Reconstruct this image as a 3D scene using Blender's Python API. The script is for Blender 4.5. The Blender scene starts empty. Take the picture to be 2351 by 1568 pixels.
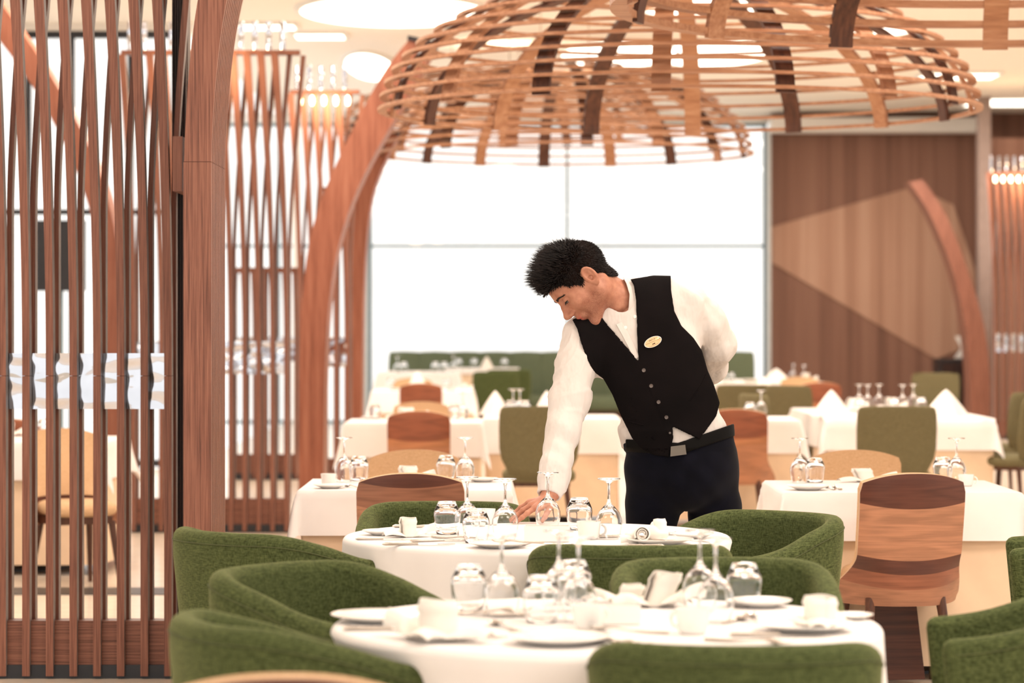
import bpy, math, random
import numpy as np
from mathutils import Vector, Matrix
random.seed(7)
R_ = np.random.RandomState(11)
scene = bpy.context.scene
# ---------------------------------------------------------------- camera, light, exposure
F = 6500.0; CX = 1175.5; HY = 744.0; CH = 1.43      # focal length in px, principal column, horizon row, eye height
cam_d = bpy.data.cameras.new('camera'); cam = bpy.data.objects.new('camera', cam_d)
scene.collection.objects.link(cam); scene.camera = cam
cam.location = (0, 0, CH); cam.rotation_euler = (math.pi/2, 0, 0)
cam_d.sensor_width = 36.0; cam_d.lens = 36.0*F/2351.0
cam_d.shift_y = -(784.0-HY)/2351.0
cam_d.dof.use_dof = True; cam_d.dof.focus_distance = 9.75; cam_d.dof.aperture_fstop = 3.4
cam_d.clip_end = 200
scene.view_settings.view_transform = 'Standard'; scene.view_settings.look = 'None'
scene.view_settings.gamma = 1.0; scene.view_settings.exposure = 0.36
try: scene.view_settings.use_curve_mapping = False
except Exception: pass
try:
    scene.cycles.use_denoising = True
    scene.cycles.max_bounces = 16; scene.cycles.transmission_bounces = 14; scene.cycles.transparent_max_bounces = 24
    scene.cycles.diffuse_bounces = 4; scene.cycles.glossy_bounces = 4
    scene.cycles.sample_clamp_indirect = 8.0
    scene.cycles.caustics_reflective = False
except Exception: pass
wd = bpy.data.worlds.new('daylight'); scene.world = wd; wd.use_nodes = True
bg = wd.node_tree.nodes['Background']; bg.inputs[0].default_value = (1.0, 0.965, 0.915, 1); bg.inputs[1].default_value = 1.15
C = scene.collection
def area(name, loc, sx, sy, energy, col, rot=(0, 0, 0)):
    l = bpy.data.lights.new(name, 'AREA'); l.shape = 'RECTANGLE'; l.size = sx; l.size_y = sy; l.energy = energy; l.color = col
    o = bpy.data.objects.new(name, l); o.location = loc; o.rotation_euler = rot; C.objects.link(o); return o
WARM = (1.0, 0.89, 0.80)
# luminous ceiling panels of the dining room, in rows along the hall (all above the frame)
for (x, y, e) in [(-3.2, 4.5, 60), (2.6, 4.5, 110), (-3.4, 9.0, 50), (3.0, 8.2, 120), (0.4, 10.6, 65), (-2.2, 14.5, 90), (2.8, 14.5, 110),
                  (-2.4, 20.0, 130), (2.6, 20.0, 140), (-2.0, 27.0, 130), (3.5, 27.0, 150), (5.0, 34.5, 170)]:
    area('ceiling_panel_lamp', (x, y, 4.33), 2.6, 1.4, e, WARM)

# ---------------------------------------------------------------- materials
def nt(name):
    m = bpy.data.materials.new(name); m.use_nodes = True
    b = m.node_tree.nodes['Principled BSDF']; return m, m.node_tree, b
def setb(b, **k):
    for n, v in k.items():
        n = n.replace('_', ' ')
        if n in b.inputs:
            b.inputs[n].default_value = (tuple(v)+(1,)) if isinstance(v, (tuple, list)) and len(v) == 3 and len(b.inputs[n].default_value) == 4 else v
def ramp(t, stops, interp='LINEAR'):
    r = t.nodes.new('ShaderNodeValToRGB'); r.color_ramp.interpolation = interp
    els = r.color_ramp.elements
    while len(els) < len(stops): els.new(0.5)
    for e, (p, c) in zip(els, stops): e.position = p; e.color = (*c, 1)
    return r
def noisy(t, scale3, sc=1.0, detail=3, rough=0.55, coord='Object'):
    tc = t.nodes.new('ShaderNodeTexCoord'); mp = t.nodes.new('ShaderNodeMapping'); mp.inputs['Scale'].default_value = scale3
    t.links.new(tc.outputs[coord], mp.inputs[0]); n = t.nodes.new('ShaderNodeTexNoise')
    n.inputs['Scale'].default_value = sc; n.inputs['Detail'].default_value = detail; n.inputs['Roughness'].default_value = rough
    t.links.new(mp.outputs[0], n.inputs['Vector']); return n
def bump(t, b, src, strength, dist=0.002):
    bp = t.nodes.new('ShaderNodeBump'); bp.inputs['Strength'].default_value = strength; bp.inputs['Distance'].default_value = dist
    t.links.new(src, bp.inputs['Height']); t.links.new(bp.outputs[0], b.inputs['Normal'])
def wood(name, dark, mid, light, grain='Z', fine=90, rough=0.42, spec=0.35, along=2.2):
    m, t, b = nt(name)
    s = {'Z': (fine, fine, along), 'X': (along, fine, fine), 'Y': (fine, along, fine)}[grain]
    n = noisy(t, s, 1.0, 5, 0.62); r = ramp(t, [(0.30, dark), (0.5, mid), (0.72, light)])
    t.links.new(n.outputs['Fac'], r.inputs[0]); t.links.new(r.outputs[0], b.inputs['Base Color'])
    bump(t, b, n.outputs['Fac'], 0.25, 0.0008)
    setb(b, Roughness=rough, Specular_IOR_Level=spec); return m
def plain(name, col, rough=0.6, metal=0.0, var=0.0, **k):
    m, t, b = nt(name); setb(b, Base_Color=col, Roughness=rough, Metallic=metal, **k)
    n = noisy(t, (1, 1, 1), 9.0, 2)
    d = tuple(c*(1-var) for c in col); l = tuple(min(1, c*(1+var)) for c in col)
    r = ramp(t, [(0.35, d), (0.65, l)]); t.links.new(n.outputs['Fac'], r.inputs[0]); t.links.new(r.outputs[0], b.inputs['Base Color'])
    return m
def fabric(name, c0, c1, sheen=0.6, sheen_tint=(0.8, 0.8, 0.5), scale=420, bumpd=0.0012):
    m, t, b = nt(name)
    tc = t.nodes.new('ShaderNodeTexCoord')
    outs = []
    for sc in ((scale, scale*0.25, scale*0.25), (scale*0.12, scale*0.12, scale)):
        mp = t.nodes.new('ShaderNodeMapping'); mp.inputs['Scale'].default_value = sc; t.links.new(tc.outputs['Object'], mp.inputs[0])
        n = t.nodes.new('ShaderNodeTexNoise'); n.inputs['Scale'].default_value = 1.0; n.inputs['Detail'].default_value = 2
        t.links.new(mp.outputs[0], n.inputs['Vector']); outs.append(n)
    mx = t.nodes.new('ShaderNodeMath'); mx.operation = 'ADD'; t.links.new(outs[0].outputs['Fac'], mx.inputs[0]); t.links.new(outs[1].outputs['Fac'], mx.inputs[1])
    mh = t.nodes.new('ShaderNodeMath'); mh.operation = 'MULTIPLY'; mh.inputs[1].default_value = 0.5; t.links.new(mx.outputs[0], mh.inputs[0])
    r = ramp(t, [(0.36, c0), (0.64, c1)]); t.links.new(mh.outputs[0], r.inputs[0]); t.links.new(r.outputs[0], b.inputs['Base Color'])
    bump(t, b, mh.outputs[0], 0.5, bumpd)
    setb(b, Roughness=0.9, Specular_IOR_Level=0.15, Sheen_Weight=sheen, Sheen_Roughness=0.4, Sheen_Tint=sheen_tint)
    return m
def clear_glass(name, col=(1, 1, 1), ior=1.45):
    m, t, b = nt(name); setb(b, Base_Color=col, Roughness=0.0, IOR=ior, Transmission_Weight=1.0); return m
def emit(name, col, s):
    m, t, b = nt(name); setb(b, Base_Color=(0.8, 0.8, 0.8), Emission_Color=col, Emission_Strength=s); return m
M = {}
M['screen'] = wood('screen_wood', (0.095, 0.035, 0.022), (0.225, 0.088, 0.056), (0.33, 0.145, 0.095), 'Z', 210, along=3.5)
M['screen_h'] = wood('screen_wood_across', (0.090, 0.032, 0.020), (0.21, 0.080, 0.050), (0.31, 0.135, 0.085), 'X', 210, along=3.5)
M['rib'] = wood('rib_wood', (0.20, 0.066, 0.036), (0.30, 0.105, 0.060), (0.37, 0.15, 0.09), 'Z', 40)
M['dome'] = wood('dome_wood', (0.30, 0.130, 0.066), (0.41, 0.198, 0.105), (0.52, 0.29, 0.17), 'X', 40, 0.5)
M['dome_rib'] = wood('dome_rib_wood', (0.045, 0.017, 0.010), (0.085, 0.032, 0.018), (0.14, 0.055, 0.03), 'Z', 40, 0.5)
M['wall_dark'] = wood('dark_veneer', (0.16, 0.075, 0.050), (0.235, 0.115, 0.078), (0.31, 0.165, 0.115), 'Z', 5.5, 0.6, along=.10)
M['wall_pale'] = wood('pale_wall_wood', (0.36, 0.19, 0.125), (0.47, 0.27, 0.185), (0.57, 0.36, 0.26), 'Z', 5.5, 0.6, along=.10)
M['slat_side'] = plain('slat_side_veneer', (0.27, 0.235, 0.225), 0.5, var=0.15)
M['banquette'] = fabric('banquette_weave', (0.095, 0.120, 0.070), (0.165, 0.195, 0.125), 0.3, (0.6, 0.6, 0.4))
M['leg'] = wood('leg_wood', (0.05, 0.02, 0.012), (0.09, 0.035, 0.02), (0.14, 0.06, 0.035), 'Z', 60)
M['walnut_dark'] = wood('walnut_dark', (0.035, 0.012, 0.008), (0.065, 0.022, 0.014), (0.10, 0.035, 0.022), 'X', 90)
M['ply_edge'] = plain('plywood_edge', (0.62, 0.40, 0.24), 0.5, var=0.1)
M['chair_red'] = wood('cherry_veneer', (0.22, 0.065, 0.03), (0.30, 0.10, 0.045), (0.42, 0.16, 0.075), 'X', 12)
M['green'] = fabric('green_weave', (0.026, 0.036, 0.011), (0.100, 0.122, 0.044), 0.30, (0.55, 0.55, 0.25))
M['olive'] = fabric('olive_weave', (0.115, 0.098, 0.048), (0.190, 0.160, 0.085), 0.25, (0.6, 0.55, 0.3))
M['tan'] = fabric('tan_weave', (0.56, 0.35, 0.19), (0.68, 0.45, 0.27), 0.2, (0.8, 0.6, 0.4))
M['seam'] = plain('seam_thread', (0.075, 0.088, 0.028), 0.8, var=0.2)
M['cloth'] = plain('white_linen', (0.87, 0.83, 0.81), 0.85, var=0.012, Sheen_Weight=0.1)
M['under'] = plain('beige_linen', (0.80, 0.60, 0.42), 0.85, var=0.03)
M['napkin'] = plain('napkin_cotton', (0.90, 0.84, 0.77), 0.8, var=0.02)
M['china'] = plain('white_china', (0.90, 0.86, 0.81), 0.18, var=0.01)
M['steel'] = plain('cutlery_steel', (0.62, 0.56, 0.50), 0.16, 1.0, var=0.05)
M['chrome'] = plain('polished_band', (0.62, 0.64, 0.70), 0.06, 1.0, var=0.05)
M['black'] = plain('black_plinth', (0.012, 0.012, 0.016), 0.4, var=0.2)
M['dark_slot'] = wood('dark_slot_wood', (0.012, 0.005, 0.004), (0.03, 0.011, 0.008), (0.05, 0.018, 0.012), 'Z', 60)
M['frame'] = plain('window_frame_paint', (0.16, 0.24, 0.28), 0.5, var=0.05)
M['post'] = plain('grey_post_paint', (0.56, 0.58, 0.58), 0.6, var=0.03)
M['post_dk'] = plain('taupe_post_paint', (0.30, 0.22, 0.19), 0.6, var=0.05)
M['ceil'] = plain('ceiling_plaster', (0.90, 0.84, 0.75), 0.9, var=0.01)
M['white'] = plain('white_plaster', (0.80, 0.77, 0.73), 0.8, var=0.01)
M['floor'] = plain('pale_stone_floor', (0.78, 0.67, 0.55), 0.22, var=0.04)
M['lamp'] = emit('lamp_diffuser', (1.0, 0.92, 0.78), 3.0)
M['bulb'] = emit('warm_bulb', (1.0, 0.75, 0.45), 9.0)
M['glass'] = clear_glass('drinking_glass')
# chrome band gets a soft ripple
_t = M['chrome'].node_tree; _n = noisy(_t, (3, 3, 6), 1.6, 1); bump(_t, _t.nodes['Principled BSDF'], _n.outputs['Fac'], 0.9, 0.03)
# window pane: clear sheet, mostly transparent with a faint sheen
m = bpy.data.materials.new('window_glass'); m.use_nodes = True; t = m.node_tree; t.nodes.clear()
o_ = t.nodes.new('ShaderNodeOutputMaterial'); a_ = t.nodes.new('ShaderNodeBsdfTransparent'); g_ = t.nodes.new('ShaderNodeBsdfGlossy')
g_.inputs['Roughness'].default_value = 0.02; mx_ = t.nodes.new('ShaderNodeMixShader'); mx_.inputs[0].default_value = 0.04
t.links.new(a_.outputs[0], mx_.inputs[1]); t.links.new(g_.outputs[0], mx_.inputs[2]); t.links.new(mx_.outputs[0], o_.inputs[0]); M['pane'] = m
# walnut chair shell: broad stripes of dark and light veneer with lengthwise figure
def striped_shell(name, stops):
    m, t, b = nt(name)
    tc = t.nodes.new('ShaderNodeTexCoord'); sp = t.nodes.new('ShaderNodeSeparateXYZ'); t.links.new(tc.outputs['Object'], sp.inputs[0])
    def mth(op, a, c):
        q = t.nodes.new('ShaderNodeMath'); q.operation = op
        for i, v in enumerate((a, c)):
            if isinstance(v, (int, float)): q.inputs[i].default_value = v
            else: t.links.new(v, q.inputs[i])
        return q.outputs[0]
    x2 = mth('MULTIPLY', sp.outputs[0], sp.outputs[0]); zc = mth('SUBTRACT', sp.outputs[2], mth('MULTIPLY', x2, 0.55))
    r = ramp(t, stops, 'CONSTANT'); t.links.new(zc, r.inputs[0])
    n1 = noisy(t, (1.6, 1.6, 11), 1.0, 3, 0.45); n2 = noisy(t, (6, 6, 170), 1.0, 4, 0.6)
    wv = t.nodes.new('ShaderNodeMath'); wv.operation = 'SINE'; t.links.new(mth('MULTIPLY', n1.outputs['Fac'], 42.0), wv.inputs[0])
    g = mth('ADD', mth('MULTIPLY', wv.outputs[0], 0.13), mth('MULTIPLY', n2.outputs['Fac'], 0.75)); g = mth('ADD', g, 0.62)
    mixn = t.nodes.new('ShaderNodeVectorMath'); mixn.operation = 'SCALE'; t.links.new(r.outputs[0], mixn.inputs[0]); t.links.new(g, mixn.inputs['Scale'])
    t.links.new(mixn.outputs[0], b.inputs['Base Color']); setb(b, Roughness=0.4, Specular_IOR_Level=0.4); return m
DK = (0.105, 0.035, 0.022); LT = (0.44, 0.205, 0.115); MD = (0.29, 0.105, 0.058); LM = (0.36, 0.165, 0.095)
M['walnut'] = striped_shell('striped_walnut', [(0.0, LM), (0.395, MD), (0.455, DK), (0.508, LT), (0.712, DK)])
M['walnut_soft'] = striped_shell('striped_soft_walnut', [(0.0, LM), (0.40, MD), (0.60, LT), (0.70, (0.27, 0.115, 0.068)), (0.795, DK)])
M['cherry'] = striped_shell('striped_cherry', [(0.0, (0.40, 0.17, 0.085)), (0.60, (0.42, 0.17, 0.075)), (0.645, (0.25, 0.075, 0.036)), (0.80, (0.31, 0.10, 0.048))])

# ---------------------------------------------------------------- helpers
def W(px, py, Y): return np.array([(px-CX)*Y/F, Y, CH-(py-HY)*Y/F])
def at(px, py, z): Y = F*(CH-z)/(py-HY); return ((px-CX)*Y/F, Y, z)
class MB:
    def __init__(s): s.v = []; s.f = []; s.mi = []; s.n = 0
    def add(s, vs, fs, mi=0):
        s.v.append(np.asarray(vs, float).reshape(-1, 3)); k = s.n
        s.f += [tuple(int(i)+k for i in f) for f in fs]; s.mi += [mi]*len(fs); s.n += len(s.v[-1]); return s
    def box(s, x0, x1, y0, y1, z0, z1, mi=0):
        v = [(x, y, z) for x in (x0, x1) for y in (y0, y1) for z in (z0, z1)]
        return s.add(v, [(0, 1, 3, 2), (4, 6, 7, 5), (0, 4, 5, 1), (2, 3, 7, 6), (0, 2, 6, 4), (1, 5, 7, 3)], mi)
    def grid(s, P, cu=False, cv=False, mi=0, flip=False):
        P = np.asarray(P, float); n, m = P.shape[:2]; fs = []
        for i in range(n if cu else n-1):
            for j in range(m if cv else m-1):
                a, b, c, d = i*m+j, ((i+1) % n)*m+j, ((i+1) % n)*m+(j+1) % m, i*m+(j+1) % m
                fs.append((a, d, c, b) if flip else (a, b, c, d))
        return s.add(P, fs, mi)
    def lathe(s, prof, seg=32, c=(0, 0, 0), mi=0):
        a = np.linspace(0, 2*math.pi, seg, endpoint=False)
        P = np.array([[(c[0]+r*math.cos(t), c[1]+r*math.sin(t), c[2]+z) for t in a] for r, z in prof])
        return s.grid(P, False, True, mi, flip=True)
    def tube(s, pts, rad, seg=8, mi=0, sx=1.0, up=(0, 0, 1), caps=True):
        pts = np.asarray(pts, float); n = len(pts); rad = np.broadcast_to(rad, (n,)); up = np.array(up, float); P = []
        for i in range(n):
            t = pts[min(i+1, n-1)]-pts[max(i-1, 0)]; t /= np.linalg.norm(t)+1e-12
            a = np.cross(t, up)
            if np.linalg.norm(a) < 1e-3: a = np.cross(t, (1, 0, 0))
            a /= np.linalg.norm(a); b = np.cross(t, a)
            P.append([pts[i]+rad[i]*(a*math.cos(q)*sx+b*math.sin(q)) for q in np.linspace(0, 2*math.pi, seg, endpoint=False)])
        k = s.n; s.grid(P, False, True, mi)
        if caps: s.f += [tuple(k+i for i in range(seg))[::-1], tuple(k+(n-1)*seg+i for i in range(seg))]; s.mi += [mi, mi]
        return s
    def prism(s, poly, y0, y1, mi=0):
        n = len(poly); v = [(x, y0, z) for x, z in poly]+[(x, y1, z) for x, z in poly]
        return s.add(v, [tuple(range(n))[::-1], tuple(range(n, 2*n))]+[(i, (i+1) % n, n+(i+1) % n, n+i) for i in range(n)], mi)
    def pillow(s, c, h, e=0.35, nu=28, nv=14, mi=0):
        P = []
        def sp(a, e): return math.copysign(abs(a)**e, a)
        for j in range(nv+1):
            v = -math.pi/2+math.pi*j/nv
            P.append([(c[0]+h[0]*sp(math.cos(v), e)*sp(math.cos(u), e), c[1]+h[1]*sp(math.cos(v), e)*sp(math.sin(u), e), c[2]+h[2]*sp(math.sin(v), 0.7))
                      for u in np.linspace(0, 2*math.pi, nu, endpoint=False)])
        return s.grid(P, False, True, mi, flip=True)
    def build(s, name, mat, parent=None, world=False, smooth=None):
        v = np.concatenate(s.v) if s.v else np.zeros((0, 3))
        if world and parent is not None: v = v-np.array(parent.location)
        me = bpy.data.meshes.new(name); me.from_pydata(v.tolist(), [], s.f)
        for mm in (mat if isinstance(mat, (list, tuple)) else [mat]): me.materials.append(M[mm] if isinstance(mm, str) else mm)
        if any(s.mi): me.polygons.foreach_set('material_index', s.mi)
        if smooth is not None:
            me.polygons.foreach_set('use_smooth', [True]*len(me.polygons))
            if smooth < 180: me.set_sharp_from_angle(angle=math.radians(smooth))
        me.update()
        o = bpy.data.objects.new(name, me); C.objects.link(o)
        if parent is not None: o.parent = parent
        return o
def tag(o, label, cat, group=None, kind=None):
    o['label'] = label; o['category'] = cat
    if group: o['group'] = group
    if kind: o['kind'] = kind
    return o
def thing(name, label, cat, loc=(0, 0, 0), rz=0.0, group=None):
    o = bpy.data.objects.new(name, None); C.objects.link(o); o.empty_display_size = 0.1
    o.location = loc; o.rotation_euler = (0, 0, rz); return tag(o, label, cat, group)
def struct(name, mb, mat, smooth=None, parent=None):
    o = mb.build(name, mat, parent, smooth=smooth)
    if parent is None: o['kind'] = 'structure'
    return o
KIDS = {}
def kids(o): return [c for c in bpy.data.objects if c.parent is o]
def dup(src, loc, rz=0.0, label=None, group=None, rot=None, scale=None):
    if src.name not in KIDS: KIDS[src.name] = [(c, kids(c)) for c in kids(src)]
    r = src.copy(); C.objects.link(r); r.location = loc; r.rotation_euler = rot if rot else (0, 0, rz)
    if scale: r.scale = scale
    if label: r['label'] = label
    if group: r['group'] = group
    elif 'group' in r.keys(): del r['group']
    for c, g in KIDS[src.name]:
        d = c.copy(); C.objects.link(d); d.parent = r
        for q in g: e = q.copy(); C.objects.link(e); e.parent = d
    return r
USED = set()
def place(proto, loc, rz=0.0, label=None, group=None, rot=None, scale=None):
    if proto.name not in USED:
        USED.add(proto.name)
        if proto.name not in KIDS: KIDS[proto.name] = [(c, kids(c)) for c in kids(proto)]
        proto.location = loc; proto.rotation_euler = rot if rot else (0, 0, rz)
        if scale: proto.scale = scale
        if label: proto['label'] = label
        if group: proto['group'] = group
        elif 'group' in proto.keys(): del proto['group']
        return proto
    return dup(proto, loc, rz, label, group, rot, scale)
# ---------------------------------------------------------------- the room
def X_(px, Y): return (px-CX)*Y/F
def Z_(py, Y): return CH-(py-HY)*Y/F
YB = 40.0; ZC = 4.40
struct('floor', MB().box(-16, 16, -1, 28, -0.1, 0).box(-3.3, 16, 28, 41, -0.1, 0), 'floor')
struct('ceiling', MB().box(-16, 16, -1, 28.1, ZC, ZC+0.15).box(-3.3, 16, 28.1, 41, ZC, ZC+0.15), 'ceil')
# back glazing: window_1 is the large one behind the waiter
def window(name, x0, x1, Y, z0, z1, mull, trans, fw=0.05, mat='frame'):
    f = MB()
    f.box(x0, x0+fw, Y-.04, Y+.04, z0, z1).box(x1-fw, x1, Y-.04, Y+.04, z0, z1).box(x0+fw, x1-fw, Y-.04, Y+.04, z1-fw, z1).box(x0+fw, x1-fw, Y-.04, Y+.04, z0, z0+fw)
    for x in mull: f.box(x-fw*.4, x+fw*.4, Y-.03, Y+.03, z0+fw, z1-fw)
    for z in trans: f.box(x0+fw, x1-fw, Y-.025, Y+.025, z-fw*.4, z+fw*.4)
    w = f.build(name, mat); w['kind'] = 'structure'
    MB().box(x0+fw, x1-fw, Y-.006, Y+.006, z0+fw, z1-fw).build('pane', 'pane', w)
    return w
window('window_1', X_(846, YB), X_(1760, YB), YB, 0.02, Z_(283, YB), [X_(1302, YB)], [Z_(565, YB)])
window('window_2', X_(470, YB), X_(822, YB), YB, 0.02, Z_(283, YB), [X_(640, YB)], [Z_(565, YB)])
YL = 28.0
window('window_3', X_(-330, YL), X_(412, YL), YL, 0.02, Z_(72, YL), [X_(-90, YL), X_(65, YL), X_(165, YL), X_(300, YL)], [Z_(487, YL)], 0.07, 'black')
struct('wall_back', MB().box(X_(470, YB), X_(1768, YB), YB-.1, YB+.1, Z_(283, YB), ZC), 'white')
struct('trim_8', MB().box(X_(412, YL), X_(412, YL)+.12, YL-.06, YL+.06, 0, ZC), 'white')
struct('wall_front_left', MB().box(X_(-330, YL)-8, X_(412, YL), YL-.1, YL+.1, Z_(72, YL), ZC), 'white')
struct('trim_1', MB().box(X_(824, YB-.3), X_(845, YB-.3), YB-.4, YB-.2, 0, ZC), 'post')
struct('trim_2', MB().box(X_(1761, YB-.3), X_(1769, YB-.3), YB-.4, YB-.2, 0, Z_(300, YB)), 'post')
struct('trim_3', MB().box(X_(1768, YB-.5), X_(2262, YB-.5), YB-.7, YB-.3, Z_(305, YB-.5), Z_(272, YB-.5)), 'white')
struct('wall_wood', MB().box(X_(1768, YB), X_(2700, YB), YB-.15, YB+.1, 0, ZC), 'wall_dark')
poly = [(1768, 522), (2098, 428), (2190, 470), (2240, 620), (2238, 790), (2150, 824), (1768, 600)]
pm = MB().prism([(X_(a, YB-.2), Z_(b, YB-.2)) for a, b in poly][::-1], YB-.175, YB-.151)  # thin wedge in a paler wood tone than the wall
o = pm.build('pale_wedge', 'wall_pale'); tag(o, 'pale wedge shape lying flat on the dark wood wall', 'wall panel')
struct('trim_4', MB().box(X_(2244, 37), X_(2272, 37), 36.9, 37.1, 0, ZC), 'post_dk')
struct('trim_5', MB().box(X_(673, 33), X_(689, 33), 32.93, 33.07, 0, ZC), 'white')
# brown soffit wall past the far screen
struct('wall_right', MB().box(X_(2276, 37.5), X_(2276, 37.5)+4, 37.4, 37.6, 0, Z_(318, 37.5)), 'wall_dark')
struct('wall_side', MB().box(9.2, 9.4, 20, 40, 0, ZC), 'white')
# dark joint strip in the stone floor, then a second thin dark strip
def strip(px0, px1, py0, py1):
    a = at(px0, py0, 0); Y1 = F*CH/(py1-HY)
    return MB().box(a[0], X_(px1, a[1]), min(a[1], Y1), max(a[1], Y1), 0, 0.004)
struct('trim_6', strip(-40, 395, 1366, 1350), 'black'); struct('trim_7', strip(2180, 2420, 1192, 1184), 'black')

# ceiling lights: long recessed diffusers
def ceil_light(label, px, py, wpx, d, round_=True, ratio=None):
    Y = F*(ZC-CH)/(HY-py); hw = wpx*Y/F/2; hd = d/2
    t = thing('ceiling_light', label, 'ceiling light', (X_(px, Y), Y, ZC), 0, 'recessed ceiling lights')
    if round_:
        a = np.linspace(0, 2*math.pi, 40, endpoint=False); P = [[(hw*s*math.cos(q), hd*s*math.sin(q), z) for q in a] for s, z in ((0.001, -.03), (1, -.03), (1, 0))]
        MB().grid(P, False, True).build('diffuser', 'lamp', t); P = [[((hw+e)*math.cos(q), (hd+e)*math.sin(q), z) for q in a] for e, z in ((0, -.035), (.05, -.035), (.05, 0))]
        MB().grid(P, False, True).build('frame', 'white', t)
    else:
        MB().box(-hw, hw, -hd, hd, -.03, 0).build('diffuser', 'lamp', t)
        MB().box(-hw-.04, -hw, -hd, hd, -.035, 0).box(hw, hw+.04, -hd, hd, -.035, 0).box(-hw-.04, hw+.04, -hd-.04, -hd, -.035, 0).box(-hw-.04, hw+.04, hd, hd+.04, -.035, 0).build('frame', 'white', t)
ceil_light('large oval ceiling light above the curved wooden rib', 905, 22, 430, 2.6)
ceil_light('long slim ceiling light beside the grooved pillar', 612, 56, 130, 0.45, False)
ceil_light('slim ceiling light above the tall slatted screen with bulbs', 735, 78, 110, 0.5, False)
ceil_light('wide oval ceiling light behind the curved wooden rib', 850, 150, 110, 3.5)
ceil_light('long strip ceiling light beside the dark taupe post', 2300, 231, 150, 1.2, False)
ceil_light('oval ceiling light seen through the middle lattice dome', 1420, 120, 260, 3.0)
ceil_light('round ceiling light over the crown of the largest lattice dome', 1610, 12, 260, 1.6)
ceil_light('oval ceiling light between the two large lattice domes', 1640, 118, 260, 3.0)
ceil_light('oval ceiling light near the wood wall', 2010, 60, 190, 1.4)
ceil_light('thin strip ceiling light seen past the edge of the largest dome', 2200, 170, 170, 0.7, False)

# ---------------------------------------------------------------- wooden slatted screens
def slat_mb(x, s_fun, Y0, Y1, w0, w1, z0, z1, zj, n=26):
    zs = np.concatenate([[z0], np.linspace(zj, z1, n)]) if z0 < zj else np.linspace(z0, z1, n)
    P = []
    for z in zs:
        c = x+s_fun(z); k = max(0, (z-zj)/(z1-zj)); w = (w0+(w1-w0)*k*k)/2
        P.append([(c-w, Y0, z), (c+w, Y0, z), (c+w, Y1, z), (c-w, Y1, z)])
    mb = MB().grid(P, False, True, flip=True); mb.mi = [1 if j % 4 in (1, 3) else 0 for j in range(len(mb.f))]
    m = len(zs)*4; mb.f += [(0, 1, 2, 3)[::-1], (m-4, m-3, m-2, m-1)]; mb.mi += [0, 0]
    return mb
def front_lean(z): return -0.044*max(0, (z-1.22)/1.515)**2
def back_lean(z): return 0.049*max(0, (z-1.90)/0.835)**1.5 if z < 2.75 else 0.049+0.0900*(z-2.75)
def screen(label, x0, Y, n, ztop, bulbs=False, group=None, pitch=0.0953):
    t = thing('slatted_screen', label, 'room divider', (x0+pitch*(n-1)/2, Y, 0))
    b = lambda mb, nm, mt, **k: mb.build(nm, mt, t, world=True, **k)
    xe = x0+pitch*(n-1)
    b(MB().box(x0-.02, xe+.02, Y+.03, Y+.13, .055, .232), 'base_panel', 'screen_h')
    b(MB().box(x0-.02, xe+.02, Y+.02, Y+.14, 0.0, .055), 'plinth', 'black')
    b(MB().box(x0-.015, xe+.015, Y+.062, Y+.072, 1.086, 1.312), 'reflective_band', 'chrome')
    for i in range(n):
        x = x0+i*pitch
        up = slat_mb(x, front_lean, Y, Y+.055, .030, .046 if ztop < 3 else .05, 1.222, ztop, 1.222)
        up.grid([[(x-.015, Y, z), (x+.015, Y, z), (x+.015, Y+.055, z), (x-.015, Y+.055, z)] for z in (.012, 1.2203)], False, True, flip=True); up.mi[-3] = up.mi[-1] = 1
        b(up, 'slat', ['screen', 'slat_side'])
        b(slat_mb(x+.012, back_lean, Y+.095, Y+.15, .020, .032, .20, ztop, 1.6), 'rear_slat', ['screen', 'slat_side'])
    b(MB().box(x0-.05, xe+.05, Y-.0, Y+.16, ztop, ztop+.05) if not bulbs else MB().box(x0-.09, xe+.09, Y+.03, Y+.12, ztop, ztop+.03), 'top_rail', 'screen_h')
    if bulbs:
        for i in range(n):
            x = x0+i*pitch
            b(MB().lathe([(.012, 0), (.02, .0), (.02, .20), (.012, .20)], 12, (x-.03, Y+.07, ztop+.03)), 'glass_sleeve', 'chrome', smooth=40)
            c = np.array([x+.0, Y-.03, ztop-.06])
            if bulbs != 2: b(MB().lathe([(.001, -.040), (.012, -.032), (.018, 0), (.012, .030), (.001, .040)], 12, c), 'bulb', 'bulb', smooth=60)
        l = bpy.data.lights.new('screen_lamp', 'POINT'); l.energy = 20; l.color = (1, .66, .34); l.shadow_soft_size = .15
        lo = bpy.data.objects.new('screen_lamp', l); C.objects.link(lo); lo.parent = t; lo.location = (0, -.28, ztop-.08)
    return t
Y1 = 11.4
screen('nearest wooden slatted screen beside the grooved pillar', X_(5, Y1)-.0953, Y1, 9, 3.28)
screen('wooden slatted screen behind the grooved pillar, tall slats topped by clear sleeves', X_(306, 19.4), 19.4, 12, 3.28, 2)
screen('narrow slatted screen with glowing bulbs between the pillar and the curved rib', X_(690, 22.7), 22.7, 5, 3.28, True)
screen('far slatted screen with glowing bulbs beside the wood wall', X_(2284, 35), 35.0, 8, 3.28, True)
screen('plain slatted screen standing farther back, between the grooved pillar and the tall rib', X_(536, 26), 26.0, 7, 1.9)
screen('slatted screen partly hidden behind the two curved ribs', X_(745, 25.2), 25.2, 3, 2.6)

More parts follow.
